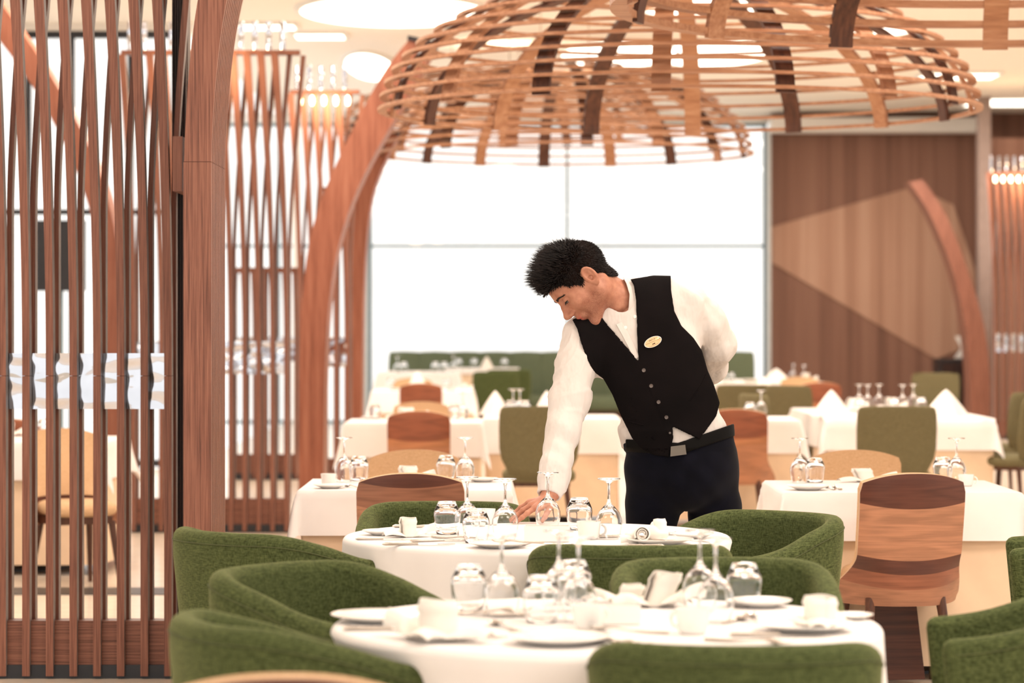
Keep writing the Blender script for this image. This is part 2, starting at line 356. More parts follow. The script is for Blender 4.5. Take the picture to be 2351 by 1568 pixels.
# grooved pillar that bends into an arch
LE = [(421, 1612), (421, 440), (423, 330), (430, 200), (440, 90), (452, 0), (480, -130), (525, -280), (600, -450), (700, -600)]
RE = [(485, 1612), (485, 370), (486, 300), (493, 200), (504, 90), (518, 0), (548, -120), (596, -260), (675, -415), (780, -545)]
def resample(L, n):
    L = np.array(L, float)[1:]; k = np.linspace(0, len(L)-1, n); i = np.arange(len(L))
    # smooth through the joints
    c = np.stack([np.interp(k, i, L[:, a]) for a in (0, 1)], 1)
    for _ in range(6): c[1:-1] = (c[:-2]+2*c[1:-1]+c[2:])/4
    return c
pY = 10.9
pil = thing('grooved_pillar', 'tall grooved wooden pillar bending into an arch beside the nearest slatted screen', 'pillar', (X_(455, pY), pY+.27, 0))
l_, r_ = resample(LE, 26), resample(RE, 26)
lam = 10
for part_, (pts) in (('post', None), ('arch', None)):
    mb = MB()
    for k in range(lam):
        y0 = pY+k*.055; y1 = y0+.033; ins = 0.0
        if part_ == 'post':
            xl, xr = X_(421, pY), X_(485, pY); mb.box(xl, xr, y0, y1, 0, Z_(372, pY))
            if k < lam-1: mb.box(xl+.02, xr-.028, y1, y0+.055, 0, Z_(372, pY))
        else:
            pl = [(X_(a, pY), Z_(b, pY)) for a, b in l_ if b < 371.5]; pr = [(X_(a, pY), Z_(b, pY)) for a, b in r_ if b < 371.5]
            pl = [(X_(422, pY), Z_(371, pY))]+pl; pr = [(X_(485, pY), Z_(371, pY))]+pr
            n = min(len(pl), len(pr)); pl = pl[:n]; pr = pr[:n]
            for (ya, yb, e) in ((y0, y1, 0.0), (y1, y0+.055, .026)):
                if e and k == lam-1: continue
                P = [[(a[0]+e, ya, a[1]), (c[0]-e, ya, c[1]), (c[0]-e, yb, c[1]), (a[0]+e, yb, a[1])] for a, c in zip(pl, pr)]
                q = mb.n; mb.grid(P, False, True, flip=True); m_ = n*4
                mb.f += [(q+3, q+2, q+1, q), (q+m_-4, q+m_-3, q+m_-2, q+m_-1)]; mb.mi += [0, 0]
    mb.build(part_, 'screen', pil, world=True)
# dark jamb with fine flutes between screen and pillar, and the block that ties them
jm = MB(); xj0, xj1 = X_(399, 11.62), X_(432, 11.62)
for k in range(6):
    w = (xj1-xj0)/6; jm.box(xj0+k*w, xj0+k*w+w*.72, 11.56, 11.7, 0, 3.4); jm.box(xj0+k*w+w*.72, xj0+(k+1)*w, 11.6, 11.7, 0, 3.4)
jm.build('jamb', 'dark_slot', pil, world=True)
MB().box(X_(402, 11.3), X_(424, 11.3), 11.22, 11.56, Z_(441, 11.3), Z_(316, 11.3)).build('tie_block', 'screen', pil, world=True)

# free-standing curved ribs
def rib(label, L, R, Y, depth, name='curved_rib', mat='rib', cap=True):
    L = np.array(L, float); R = np.array(R, float); n = 30; k = np.linspace(0, len(L)-1, n); i = np.arange(len(L))
    def rs(A):
        c = np.stack([np.interp(k, i, A[:, a]) for a in (0, 1)], 1)
        for _ in range(5): c[1:-1] = (c[:-2]+2*c[1:-1]+c[2:])/4
        return c
    L, R = rs(L), rs(R)
    t = thing(name, label, 'wooden rib', (X_((L[0][0]+R[0][0])/2, Y), Y+depth/2, 0))
    P = [[(X_(a[0], Y), Y, Z_(a[1], Y)), (X_(c[0], Y), Y, Z_(c[1], Y)), (X_(c[0], Y), Y+depth, Z_(c[1], Y)), (X_(a[0], Y), Y+depth, Z_(a[1], Y))] for a, c in zip(L, R)]
    mb = MB().grid(P, False, True, flip=True); mb.f += [(3, 2, 1, 0), (n*4-4, n*4-3, n*4-2, n*4-1)]; mb.mi += [0, 0]
    mb.build('beam', mat, t, world=True, smooth=40)
    if cap:
        a, c = L[-1], R[-1]; d = (c-a); nn = np.array([d[1], -d[0]]); nn = nn/np.linalg.norm(nn)*10
        q = [a-d*.05, c+d*.05, c+d*.05+nn, a-d*.05+nn]
        MB().prism([(X_(u, Y), Z_(v, Y)) for u, v in q][::-1], Y-.02, Y+depth+.02).build('end_cap', 'black', t, world=True)
    return t
fl = lambda Y: HY+F*CH/Y
rib('tall curved wooden rib nearest the window, leaning over the far tables', [(686, fl(21)), (687, 900), (690, 700), (706, 560), (735, 455), (800, 315), (850, 215), (900, 135), (938, 92)],
    [(742, fl(21)), (744, 900), (750, 720), (768, 590), (800, 475), (852, 365), (905, 275), (955, 185), (999, 106)], 21.0, 0.42)
rib('curved wooden rib standing just behind the tall leaning one', [(793, fl(24)), (793, 900), (793, 620), (806, 460), (826, 400), (850, 350), (880, 300)],
    [(828, fl(24)), (830, 900), (835, 620), (848, 470), (866, 410), (888, 360), (915, 310)], 24.0, 0.35)
rib('curved wooden rib in front of the wood wall', [(2228, fl(36.4)), (2228, 850), (2214, 730), (2192, 630), (2158, 540), (2122, 465), (2086, 418)],
    [(2272, fl(36.4)), (2275, 870), (2266, 770), (2240, 670), (2205, 570), (2168, 480), (2118, 412)], 36.4, 0.5, mat='screen', cap=False)
rib('curved wooden rib showing between the slats of the nearest screen', [(236, fl(20)), (238, 700), (226, 560), (196, 440), (150, 330), (90, 220), (30, 130), (-60, 20)],
    [(276, fl(20)), (278, 680), (268, 540), (240, 420), (192, 305), (130, 195), (70, 100), (-10, -10)], 20.0, 0.3, cap=False)

# ---------------------------------------------------------------- lattice domes
def dome(label, px, Y, zr, Rr, H, nring=12, nrib=16, rot=0.0, w=.045, h=.017, rw=.05):
    cx = X_(px, Y); t = thing('lattice_dome', label, 'ceiling feature', (cx, Y, zr))
    for k in range(nring):
        z = H*(0.02+0.93*k/(nring-1)); r = Rr*math.sqrt(max(0.0, 1-(z/H)**2)) if k else Rr
        a = np.linspace(0, 2*math.pi, 96, endpoint=False)
        P = [[(rr*math.cos(q), rr*math.sin(q), z+zz) for q in a] for rr, zz in ((r-w, 0), (r, 0), (r, h), (r-w, h))]
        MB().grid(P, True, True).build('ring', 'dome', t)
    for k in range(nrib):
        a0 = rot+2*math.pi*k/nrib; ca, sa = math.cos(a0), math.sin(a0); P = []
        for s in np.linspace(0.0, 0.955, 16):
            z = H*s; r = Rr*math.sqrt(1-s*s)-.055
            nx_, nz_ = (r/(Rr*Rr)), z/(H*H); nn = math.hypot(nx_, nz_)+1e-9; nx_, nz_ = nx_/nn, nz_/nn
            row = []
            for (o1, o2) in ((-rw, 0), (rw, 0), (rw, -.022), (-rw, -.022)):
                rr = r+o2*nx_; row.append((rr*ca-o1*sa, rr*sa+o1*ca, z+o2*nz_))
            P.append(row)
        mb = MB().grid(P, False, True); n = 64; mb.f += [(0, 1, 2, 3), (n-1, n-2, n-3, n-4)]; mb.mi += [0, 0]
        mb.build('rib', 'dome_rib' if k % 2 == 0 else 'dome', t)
    l = bpy.data.lights.new('dome_fill', 'POINT'); l.energy = 26; l.color = (1, .84, .62); l.shadow_soft_size = .25
    lo = bpy.data.objects.new('dome_fill', l); C.objects.link(lo); lo.parent = t; lo.location = (0, 0, H*.9)  # added unseen fill inside the dome, brightens the ceiling and warms the rings
    rt = Rr*math.sqrt(1-.95**2)
    for q in range(4):
        a = q*math.pi/2+.4; MB().tube([(rt*math.cos(a), rt*math.sin(a), H*.95), (rt*math.cos(a), rt*math.sin(a), ZC-zr-.002)], .006, 6).build('cable', 'steel', t)
    return t
dome('middle wooden lattice dome hanging in front of the great window', 1295, 24.0, 2.847, 1.606, 0.80, 11, 16, .1)
dome('largest wooden lattice dome hanging above the waiter', 1558, 16.0, 2.61, 1.70, 0.80, 11, 16, .28)
dome('nearest wooden lattice dome, cut by the top edge of the photo', 2375, 12.0, 2.76, 1.80, 0.80, 9, 14, .15, .075, .030, .06)
dome('distant wooden lattice dome behind the tall curved rib', 1145, 30.0, 3.42, 1.72, 0.72, 10, 14, .2)
# ---------------------------------------------------------------- chairs
def smooth01(x): x = max(0.0, min(1.0, x)); return x*x*(3-2*x)
def tapered_leg(x0, y0, z0, x1, y1, r0, r1, nm, par, mat='leg'):
    return MB().tube([(x0, y0, z0), ((x0+x1)/2, (y0+y1)/2, z0/2), (x1, y1, 0.0)], [r0, (r0+r1)/2, r1], 12, up=(0, 1, 0)).build(nm, mat, par, smooth=50)
def make_tub(arm_z=.695, top=.80, mat='green'):
    t = thing('tub_armchair', 'x', 'chair')
    a, b, n, yc = .302, .245, 2.35, -.025; path = []
    for y in np.linspace(.285, -.02, 10)[:-1]: path.append((a-.012*(y/.285)**2, y))
    for th in np.linspace(0, math.pi, 40):
        c, s = math.cos(th), -math.sin(th)
        path.append((a*math.copysign(abs(c)**(2/n), c), yc+b*math.copysign(abs(s)**(2/n), s)))
    path += [(-x, y) for x, y in path[:9][::-1]]
    path = np.array(path); N = len(path)
    T = np.gradient(path, axis=0); T /= np.linalg.norm(T, axis=1)[:, None]; Nn = np.stack([-T[:, 1], T[:, 0]], 1)   # outward?
    if np.dot(Nn[N//2], (0, -1)) < 0: Nn = -Nn
    P = []; seam = []
    def sect(i, k=1.0, adv=0.0):
        x, y = path[i]; w = .064*k; q = .35*smooth01((.30-y)/.30)+.65*smooth01((.18-y)/.40); ht = arm_z+(top-arm_z)*q-(1-k)*.03
        fw = T[i]*adv; row = []
        def pt(off, z):
            sc = .88+.12*min(1, max(0, (z-.36)/.36)); return ((x-Nn[i][0]*off)*sc+fw[0], (y-Nn[i][1]*off)*sc+fw[1], z)
        mid = .034; o0 = mid-w/2; o1 = mid+w/2; r = w/2
        for z in np.linspace(.345, ht-r, 9): row.append(pt(o0, z))
        for g in np.linspace(0, math.pi, 9)[1:-1]: row.append(pt(mid-r*math.cos(g), ht-r+r*math.sin(g)))
        for z in np.linspace(ht-r, .40, 8): row.append(pt(o1, z))
        row.append(pt(mid, .37)); return row, pt(o0-.0015, ht-r-.004)
    ends = [(0.0001, .032), (.5, .028), (.8, .019), (.95, .009)]
    for k, adv in ends: P.append(sect(0, k, -adv)[0])
    for i in range(N): r, s = sect(i); P.append(r); seam.append(s)
    for k, adv in ends[::-1]: P.append(sect(N-1, k, adv)[0])
    sh_ = MB().grid(P, False, True).build('shell', mat, t, smooth=180)
    MB().tube(seam, .0015, 5, up=(0, 0, 1)).build('seam', 'seam', sh_, smooth=180)
    MB().pillow((0, .05, .425), (.225, .245, .055), .45).build('seat', mat, t, smooth=180)
    MB().box(-.19, .19, -.17, .20, .33, .372).build('seat_frame', 'leg', t)
    for sx in (-1, 1):
        for sy in (-1, 1): tapered_leg(sx*.17, .015+sy*.16, .345, sx*.215, .02+sy*.21, .019, .011, 'leg', t)
    return t
def make_wood_chair(shell='walnut', pad='tan', panel=True):
    t = thing('wooden_back_chair', 'x', 'chair')
    def surf(u, v, off):
        k = (1-v); w = .213+.003*v+.060*smooth01((.40-v)/.36)*1.0-.010*smooth01((.08-v)/.08)
        c = .040+.21*smooth01((.46-v)/.44)
        zt = .853-.040*abs(u)**2.3; z = .333+(zt-.333)*v
        yb = -.205+.0*v-.055*smooth01((v-.25)/.75)+.03*smooth01((.25-v)/.25)
        return (w*u*(1-.03*abs(u)), yb+c*abs(u)**2.6+off, z)
    us = np.linspace(-1, 1, 33); vs = np.linspace(0, 1, 30)
    def sheet(o, um=1.0, v0=0, v1=1.0):
        return [[surf(u*um*(1-.05*smooth01((v-.93)/.07)*abs(u)**6 if v > .93 else 1), v0+(v1-v0)*v, o) for v in vs] for u in us]
    A, B = np.array(sheet(0.0)), np.array(sheet(.016))
    mb = MB().grid(A, mi=0, flip=False).grid(B, mi=0, flip=True)
    for e0, e1 in ((A[:, -1], B[:, -1]), (B[:, 0], A[:, 0]), (B[-1], A[-1]), (A[0], B[0])):
        mb.grid(np.stack([e0, e1], 0), mi=1, flip=True)
    mb.build('back_shell', [shell, 'ply_edge'], t, smooth=50)
    C0, D0 = np.array(sheet(.0165, .998, .30, .998)), np.array(sheet(.054, .985, .30, 1.004))
    mb = MB().grid(C0, flip=False).grid(D0, flip=True)
    for e0, e1 in ((C0[:, -1], D0[:, -1]), (D0[:, 0], C0[:, 0]), (D0[-1], C0[-1]), (C0[0], D0[0])): mb.grid(np.stack([e0, e1], 0), flip=True)
    mb.build('back_pad', pad, t, smooth=70)
    MB().pillow((0, .075, .43), (.182, .21, .045), .4).build('seat', pad, t, smooth=180)
    MB().box(-.165, .165, -.10, .19, .345, .385).build('seat_frame', 'leg', t)
    for sx in (-1, 1):
        tapered_leg(sx*.140, -.110, .36, sx*.175, -.19, .021, .012, 'leg', t); tapered_leg(sx*.165, .17, .36, sx*.20, .215, .021, .012, 'leg', t)
    if panel: MB().prism([(-.085, .352), (.085, .352), (.125, .02), (-.125, .02)][::-1], .05, .075).build('centre_panel', 'walnut_dark', t)
    return t
def make_side_chair(mat='olive'):
    t = thing('upholstered_side_chair', 'x', 'chair')
    P = []
    def ring(z, w, d, yc, r=.5):
        return [(w*math.copysign(abs(math.cos(q))**r, math.cos(q)), yc+d*math.copysign(abs(math.sin(q))**.8, math.sin(q))+.035*(abs(math.cos(q))**2), z) for q in np.linspace(0, 2*math.pi, 36, endpoint=False)]
    for z, w, d, y in [(.435, .10, .005, -.2), (.44, .185, .022, -.2), (.50, .215, .03, -.205), (.56, .245, .032, -.213), (.63, .258, .032, -.222), (.75, .26, .031, -.238), (.84, .258, .029, -.249), (.88, .25, .026, -.254), (.896, .235, .018, -.256), (.902, .18, .004, -.257)]:
        P.append(ring(z, w, d, y, .42))
    MB().grid(P, False, True, flip=True).build('backrest', mat, t, smooth=180)
    MB().pillow((0, .035, .445), (.24, .245, .048), .4).build('seat', mat, t, smooth=180)
    MB().box(-.2, .2, -.16, .22, .38, .41).build('seat_frame', 'leg', t)
    for sx in (-1, 1):
        for sy in (-1, 1): tapered_leg(sx*.175, .03+sy*.175, .39, sx*.225, .03+sy*.235, .018, .010, 'leg', t)
    return t
tub = make_tub(); tub_tall = tub
wchair = make_wood_chair(); wchair2 = make_wood_chair('walnut_soft', 'tan', False); cchair = make_wood_chair('cherry', 'tan', False); schair = make_side_chair(); gside = make_side_chair('green')
PI = math.pi
def xy(px, Y): return X_(px, Y)
# green tub chairs: the empty's origin lies .27 in front of the outer back
def tubc(px, Yback, rz, label):
    # rz = direction the sitter faces, 0 = away from the viewer
    x = X_(px, Yback); dx, dy = -math.sin(rz), math.cos(rz)
    return place(tub, (x+.27*dx, Yback+.27*dy, 0), rz, label)
tubc(1709, 5.52, 0.0, 'green tub armchair seen from behind, nearest the viewer at the near round table')
place(tub, (X_(686, 6.14), 6.14, 0), -1.16, 'green tub armchair nearest the bottom of the grooved pillar')
place(tub, (X_(752, 7.30), 7.30, 0), -2.25, 'green tub armchair turned open to the near round table, seen from its side')
place(tub, (X_(618, 8.78), 8.78, 0), -.86, 'green tub armchair farthest back of three beside the grooved pillar')
tubc(1455, 8.03, 0.0, 'green tub armchair seen from behind, between the two round tables')
tubc(1641, 7.70, PI+.03, 'green tub armchair facing the viewer across the near round table')
place(tub, (X_(1722, 9.36), 9.36, 0), 2.38, 'green tub armchair angled beside the waiter\'s table, one arm in view')
tubc(1030, 10.12, PI-.05, 'green tub armchair behind the waiter\'s table, under his hand')
place(tub, (X_(2440, 6.85), 6.85, 0), 1.50, 'green tub armchair in the bottom corner, only its two arms showing')
place(tub, (X_(2527, 9.5), 9.5, 0), 1.42, 'green tub armchair cut off by the edge beside the walnut chair')
# walnut and cherry backed chairs at the square tables
def wc(proto, px, Y, rz, label): 
    dx, dy = -math.sin(rz), math.cos(rz); return place(proto, (X_(px, Y)+.25*dx, Y+.25*dy, 0), rz, label)
wc(wchair, 2101, 10.92, .13, 'striped walnut chair with its whole back showing, at the nearest square table')
wc(wchair2, 941, 10.92, -.02, 'striped walnut chair behind the green tub chair, only the top of its back showing')
place(wchair2, (X_(640, 4.87), 4.87, 0), .1, 'walnut chair of which only the top edge shows along the bottom of the photo')
wc(cchair, 961, 18.72, 0.0, 'cherry red chair back at the second square table in line')
wc(cchair, 966, 27.6, 0.0, 'cherry red chair back at the third square table, the smaller one before the banquette')
wc(cchair, 1692, 19.2, -.08, 'cherry red chair beside the waiter\'s hip')
wc(cchair, 1884, 28.0, 0.0, 'cherry red chair top peeping up before the wood wall')
wc(wchair2, 952, 13.02, PI, 'tan padded chair facing the viewer across the first square table')
wc(wchair2, 1960, 13.0, PI, 'tan padded chair facing the viewer at the table of the fully shown walnut chair')
wc(cchair, 968, 21.1, PI, 'tan padded chair facing the viewer at the second square table in line')
wc(cchair, 948, 30.4, PI, 'tan padded chair facing the viewer at the third square table, before the banquette')
wc(cchair, 1835, 31.0, PI, 'small tan padded chair facing the viewer in front of the wood wall')
# olive side chairs
wc(schair, 1238, 18.2, 0.0, 'olive side chair with its back to the viewer, beside the waiter\'s white sleeve')
wc(schair, 2061, 18.2, 0.0, 'olive side chair with its back to the viewer, in front of the long white table')
wc(gside, 1138, 31.5, 0.02, 'dark green side chair with its back to the viewer, in front of the long banquette')
place(gside, (X_(1168, 33.0), 33.2, 0), .0, 'dark green side chair half hidden by the one in front of the long banquette')
place(schair, (X_(1795, 21.5), 21.55, 0), -1.25, 'olive side chair turned sideways beside the long white table')
place(schair, (X_(1850, 24.5), 24.6, 0), -.8, 'olive side chair low behind the napkin pyramid of the long white table')
place(schair, (X_(2330, 20.4), 20.5, 0), .9, 'olive side chair standing free on the pale floor, seat and legs in view')
place(schair, (X_(2325, 22.0), 22.2, 0), .75, 'olive side chair partly behind the free-standing one')
place(schair, (X_(2160, 30), 30.5, 0), 2.9, 'olive side chair far back beside the curved rib at the wood wall')
place(schair, (X_(1700, 24.9), 24.95, 0), .1, 'olive side chair far back behind the waiter\'s hip')
# behind the nearest screen
wc(wchair2, 130, 15.7, PI+.5, 'tan padded chair behind the nearest slatted screen')
wc(cchair, 12, 17.2, .0, 'cherry red chair behind the nearest slatted screen, at the edge of the photo')

# ---------------------------------------------------------------- tables and cloths
ZT = .755
def table(label, x, Y, hx, hy, round_=False, z=ZT):
    t = thing('dining_table', label, 'table', (x, Y, 0)); TABLES.append((x, Y, hx, hy, round_, z)); k = z-ZT
    if round_: MB().lathe([(0.001, .70), (hx-.03, .70), (hx-.012, .715), (hx-.012, .742), (hx-.03, .749), (.001, .749)], 48).build('tabletop', 'leg', t, smooth=40)
    else: MB().box(-hx+.012, hx-.012, -hy+.012, hy-.012, .71+k, .749+k).build('tabletop', 'leg', t)
    MB().lathe([(.001, .02), (.04, .02), (.035, .70+k), (.001, .70+k)], 16).build('pedestal', 'black', t, smooth=40)
    MB().lathe([(.001, 0), (.24, 0), (.24, .012), (.05, .022), (.001, .022)], 32).build('base', 'black', t, smooth=40)
    return t
TABLES = []
def round_cloth(label, x, Y, R, seed, pushes=()):
    rs = np.random.RandomState(seed); n = 180; th = np.linspace(0, 2*PI, n, endpoint=False)
    ph = rs.rand(4)*6.28; fold = .5*np.sin(9*th+ph[0])+.35*np.sin(15*th+ph[1])+.25*np.sin(23*th+ph[2])+.2*np.sin(5*th+ph[3])
    P = []
    for r in np.linspace(.002, R-.02, 10): P.append([(r*math.cos(q), r*math.sin(q), ZT) for q in th])
    for g in np.linspace(.15, 1, 6): P.append([((R-.02+.02*math.sin(g*PI/2))*math.cos(q), (R-.02+.02*math.sin(g*PI/2))*math.sin(q), ZT-.02+.02*math.cos(g*PI/2)) for q in th])
    for d in np.linspace(.05, 1, 18):
        row = []
        for q, f in zip(th, fold):
            pk = 0
            for pa, pw, pd in pushes:
                dd = (q-pa+PI) % (2*PI)-PI; pk += pd*math.exp(-(dd/pw)**2)
            r = R+.012*d+.045*f*min(1, d*1.1)*(1-.4*d)-pk*min(1, d*2.2)
            row.append((r*math.cos(q), r*math.sin(q), ZT-.02-.58*d))
        P.append(row)
    o = MB().grid(P, False, True).build('tablecloth', 'cloth', smooth=180); o.location = (x, Y, 0)
    return tag(o, label, 'tablecloth')
def square_cloth(label, x, Y, hx, hy, drop, mat='cloth', seed=1, z=ZT, corner=.32, flare=.10, rz=0):
    n = 61; us = np.linspace(-1, 1, n); P = []; rs = np.random.RandomState(seed); ph = rs.rand(4)*6
    for u in us:
        row = []
        for v in us:
            a, b = u*(hx+drop), v*(hy+drop); du, dv = max(0, abs(a)-hx), max(0, abs(b)-hy)
            sx, sy = math.copysign(1, a), math.copysign(1, b)
            r = math.hypot(du, dv); px_, py_ = sx*min(abs(a), hx), sy*min(abs(b), hy)
            if r > 0:
                bend = min(r, .015)/.015; k = corner*2*du*dv/(r*r+1e-9)
                fl = .008*bend+r*(flare*.4+k*.7)+.006*math.sin(11*a+ph[0]+7*b)*min(1, r/.1)
                px_ += sx*fl*du/r; py_ += sy*fl*dv/r; zz = z-max(0, r-.008)*math.sqrt(max(.05, 1-(flare*.4+k*.7)**2))
            else: zz = z
            row.append((px_, py_, zz))
        P.append(row)
    o = MB().grid(P, flip=True).build('tablecloth', mat, smooth=60); o.location = (x, Y, 0); o.rotation_euler = (0, 0, rz)
    return tag(o, label, 'tablecloth')
FX, FY = X_(1392, 6.40), 6.40; WX, WY = X_(1233, 9.06), 9.06
table('round dining table under the near white cloth', FX, FY, .612, .612, True)
round_cloth('white cloth over the near round table', FX, FY, .622, 3, [(-PI/2+.25, .55, .17), (PI/2-.25, .45, .06), (-2.75, .45, .24), (2.3, .4, .10)])
table('round dining table under the cloth where the waiter reaches', WX, WY, .612, .612, True)
round_cloth('white cloth over the round table where the waiter reaches', WX, WY, .622, 8, [(-PI/2+.2, .5, .12), (.1, .4, .08), (2.0, .4, .05)])
SQ = [  # px centre, Y centre, hx, hy, overlay drop, words
    (938, 11.92, .425, .43, .19, 'first square table behind the waiter\'s table'),
    (2040, 11.78, .47, .44, .20, 'square table of the fully shown walnut chair'),
    (953, 19.75, .46, .46, .24, 'second square table in line'),
    (972, 29.3, .50, .50, .24, 'third square table in line before the banquette'),
    (962, 34.6, .48, .48, .24, 'farthest square table in line, against the banquette', .85),
    (1265, 20.7, .48, .48, .26, 'square table just behind the waiter\'s reaching arm'),
    (1672, 20.3, .46, .46, .24, 'square table beside the waiter\'s hip'),
    (2037, 21.6, .60, 1.25, .24, 'long table of napkin pyramids'),
    (1108, 36.75, .46, .28, .08, 'little table of pale glasses standing at the banquette', .86),
    (1640, 27.0, .62, .70, .24, 'far table just past the waiter\'s back'),
    (1750, 33.8, .62, .80, .20, 'farthest table before the wood wall'),
    (70, 16.6, .50, .50, .22, 'square table behind the nearest slatted screen'),
]
for i, (px, Y, hx, hy, dr, wd, *zz) in enumerate(SQ):
    x = X_(px, Y)
    table('table under cloths, '+wd, x, Y, hx-.02, hy-.02, False, zz[0] if zz else ZT)
    square_cloth('long beige undercloth, '+wd, x, Y, hx-.012, hy-.012, .70, 'under', i+20, (zz[0] if zz else ZT)-.004, .0, .0)
    square_cloth('white top cloth, '+wd, x, Y, hx+.006, hy+.006, dr, 'cloth', i, zz[0] if zz else ZT)
# banquette along the great window
bq = thing('banquette', 'long green channelled banquette along the great window', 'sofa', (X_(1310, 37.6), 37.6, 0))
x0, x1 = X_(893, 38), X_(1731, 38); nb = 12; w = (x1-x0)/nb
mb = MB()
for k in range(nb): mb.pillow((x0+(k+.5)*w, 38.0, .72), (w*.515, .12, .345), .10, 28, 12)
mb.box(x0+.02, x1-.02, 37.93, 38.09, .4, 1.052); mb.build('backrest', 'banquette', bq, world=True, smooth=180)
MB().pillow(((x0+x1)/2, 37.62, .38), ((x1-x0)/2, .33, .1), .2, 30, 8).build('seat', 'banquette', bq, world=True, smooth=180)
MB().box(x0+.03, x1-.03, 37.4, 38.05, 0, .29).build('base', 'leg', bq, world=True)
# dark cabinet with the folded white sign in front of the wood wall, and the hanging screen behind the slats
cb = thing('side_cabinet', 'dark low cabinet against the wood wall behind the curved rib', 'cabinet', (X_(2190, 38.5), 38.5, 0))
MB().box(X_(2152, 38.5), X_(2236, 38.5), 38.3, 38.9, 0, Z_(824, 38.5)).build('body', 'black', cb, world=True)
MB().box(X_(2156, 38.5), X_(2192, 38.5), 38.27, 38.3, .1, Z_(832, 38.5)).build('door', 'dark_slot', cb, world=True)
MB().box(X_(2195, 38.5), X_(2232, 38.5), 38.27, 38.3, .1, Z_(832, 38.5)).build('door', 'dark_slot', cb, world=True)
q = [(2192, 772), (2232, 770), (2232, 800), (2222, 822), (2190, 822), (2206, 800)]
o = MB().prism([(X_(a, 38.5), Z_(b, 38.5)+.0) for a, b in q][::-1], 38.45, 38.5).build('folded_sign', 'white'); tag(o, 'white zigzag folded card standing on the dark cabinet', 'sign')
tv = thing('television', 'black television on a pole stand seen through the nearest slats', 'television', (X_(138, 25), 25, 0))
MB().box(X_(84, 25), X_(196, 25), 24.97, 25.04, Z_(668, 25), Z_(506, 25)).build('display', 'black', tv, world=True)
MB().tube([(X_(138, 25.08), 25.08, .03), (X_(138, 25.08), 25.08, Z_(520, 25))], .03, 12, up=(0, 1, 0)).build('pole', 'frame', tv, world=True, smooth=40)
MB().lathe([(.001, 0), (.3, 0), (.3, .02), (.05, .035), (.001, .035)], 32, (X_(138, 25.08), 25.08, 0)).build('base', 'frame', tv, world=True, smooth=40)
# ---------------------------------------------------------------- tableware
def mk_wine():
    t = thing('wine_glass', 'x', 'glass')
    outer = [(.0305, 0), (.0345, .010), (.0385, .024), (.0415, .044), (.0405, .062), (.0330, .083), (.0200, .099), (.0095, .109), (.0055, .118), (.0047, .124), (.0001, .124)]
    inner = [(.0001, .1045), (.0080, .103), (.0185, .097), (.0318, .0815), (.0393, .0618), (.0403, .044), (.0374, .0245), (.0334, .0105), (.0297, .0)]
    MB().lathe(inner+outer, 30).build('bowl', 'glass', t, smooth=60)
    MB().lathe([(.0001, .1242), (.0047, .1242), (.0043, .130), (.0038, .150), (.0045, .168), (.0070, .1755), (.0001, .1755)], 20).build('stem', 'glass', t, smooth=60)
    MB().lathe([(.0001, .1757), (.0071, .1757), (.0090, .178), (.0180, .183), (.0350, .187), (.0362, .1885), (.0350, .190), (.0001, .190)], 30).build('foot', 'glass', t, smooth=60)
    return t
def mk_tumbler():
    outer = [(.0330, 0), (.0365, .012), (.0405, .034), (.0428, .058), (.0420, .070), (.0380, .080), (.0300, .0985), (.0285, .103), (.0270, .105), (.0001, .105)]
    inner = [(.0001, .090), (.0200, .090), (.0262, .089), (.0362, .0765), (.0402, .068), (.0410, .057), (.0388, .034), (.0348, .012), (.0315, 0)]
    o = MB().lathe(inner+outer, 30).build('tumbler', 'glass', smooth=180); return tag(o, 'x', 'glass')
def solid(name, mb, mat, smooth=60):
    o = mb.build(name, mat, smooth=smooth); o['label'] = 'x'; return o
def catset(o, cat): o['category'] = cat; return o
def mk_plate(r, name):
    p = [(.0005, .003), (r*.55, .003), (r*.62, .005), (r*.9, .014), (r, .018), (r*1.004, .0195), (r*.99, .0205), (r*.9, .0175), (r*.6, .0085), (r*.5, .007), (.0005, .007)]
    foot = [(r*.45, .003), (r*.46, 0), (r*.5, 0), (r*.51, .003)]
    return catset(solid(name, MB().lathe([(.0005, .0005), (r*.5, .0), (r*.56, .003)]+p[2:], 48), 'china'), 'plate')
def mk_cup():
    p = [(.001, 0), (.024, 0), (.031, .008), (.036, .05), (.0365, .054), (.0345, .054), (.033, .048), (.028, .010), (.001, .006)]
    t = thing('cup', 'x', 'cup'); MB().lathe(p, 32).build('body', 'china', t, smooth=50)
    a = np.linspace(-1.3, 1.3, 12); MB().tube([(.033+.018*math.cos(q), 0, .028+.016*math.sin(q)) for q in a], .0035, 8, up=(0, 1, 0)).build('handle', 'china', t, smooth=180)
    return t
def mk_sachet():
    t = thing('sachet_holder', 'x', 'sachet holder'); mb = MB()
    w, d, h, k = .074, .034, .052, .004
    P = [[(sx*(w-e), sy*(d-e), z) for sx, sy in ((-1, -1), (1, -1), (1, 1), (-1, 1))] for z, e in ((0, .004), (.003, 0), (h, 0), (h, k), (.006, k))]
    mb.grid(P, False, True, flip=True); n = mb.n; mb.f += [(3, 2, 1, 0), (n-4, n-3, n-2, n-1)]; mb.mi += [0, 0]
    mb.build('tray', 'china', t)
    for i in range(5):
        y = -.022+i*.011; MB().box(-.066, .066, y-.001, y+.001, .007, .049).build('sachet', 'napkin', t)
    return t
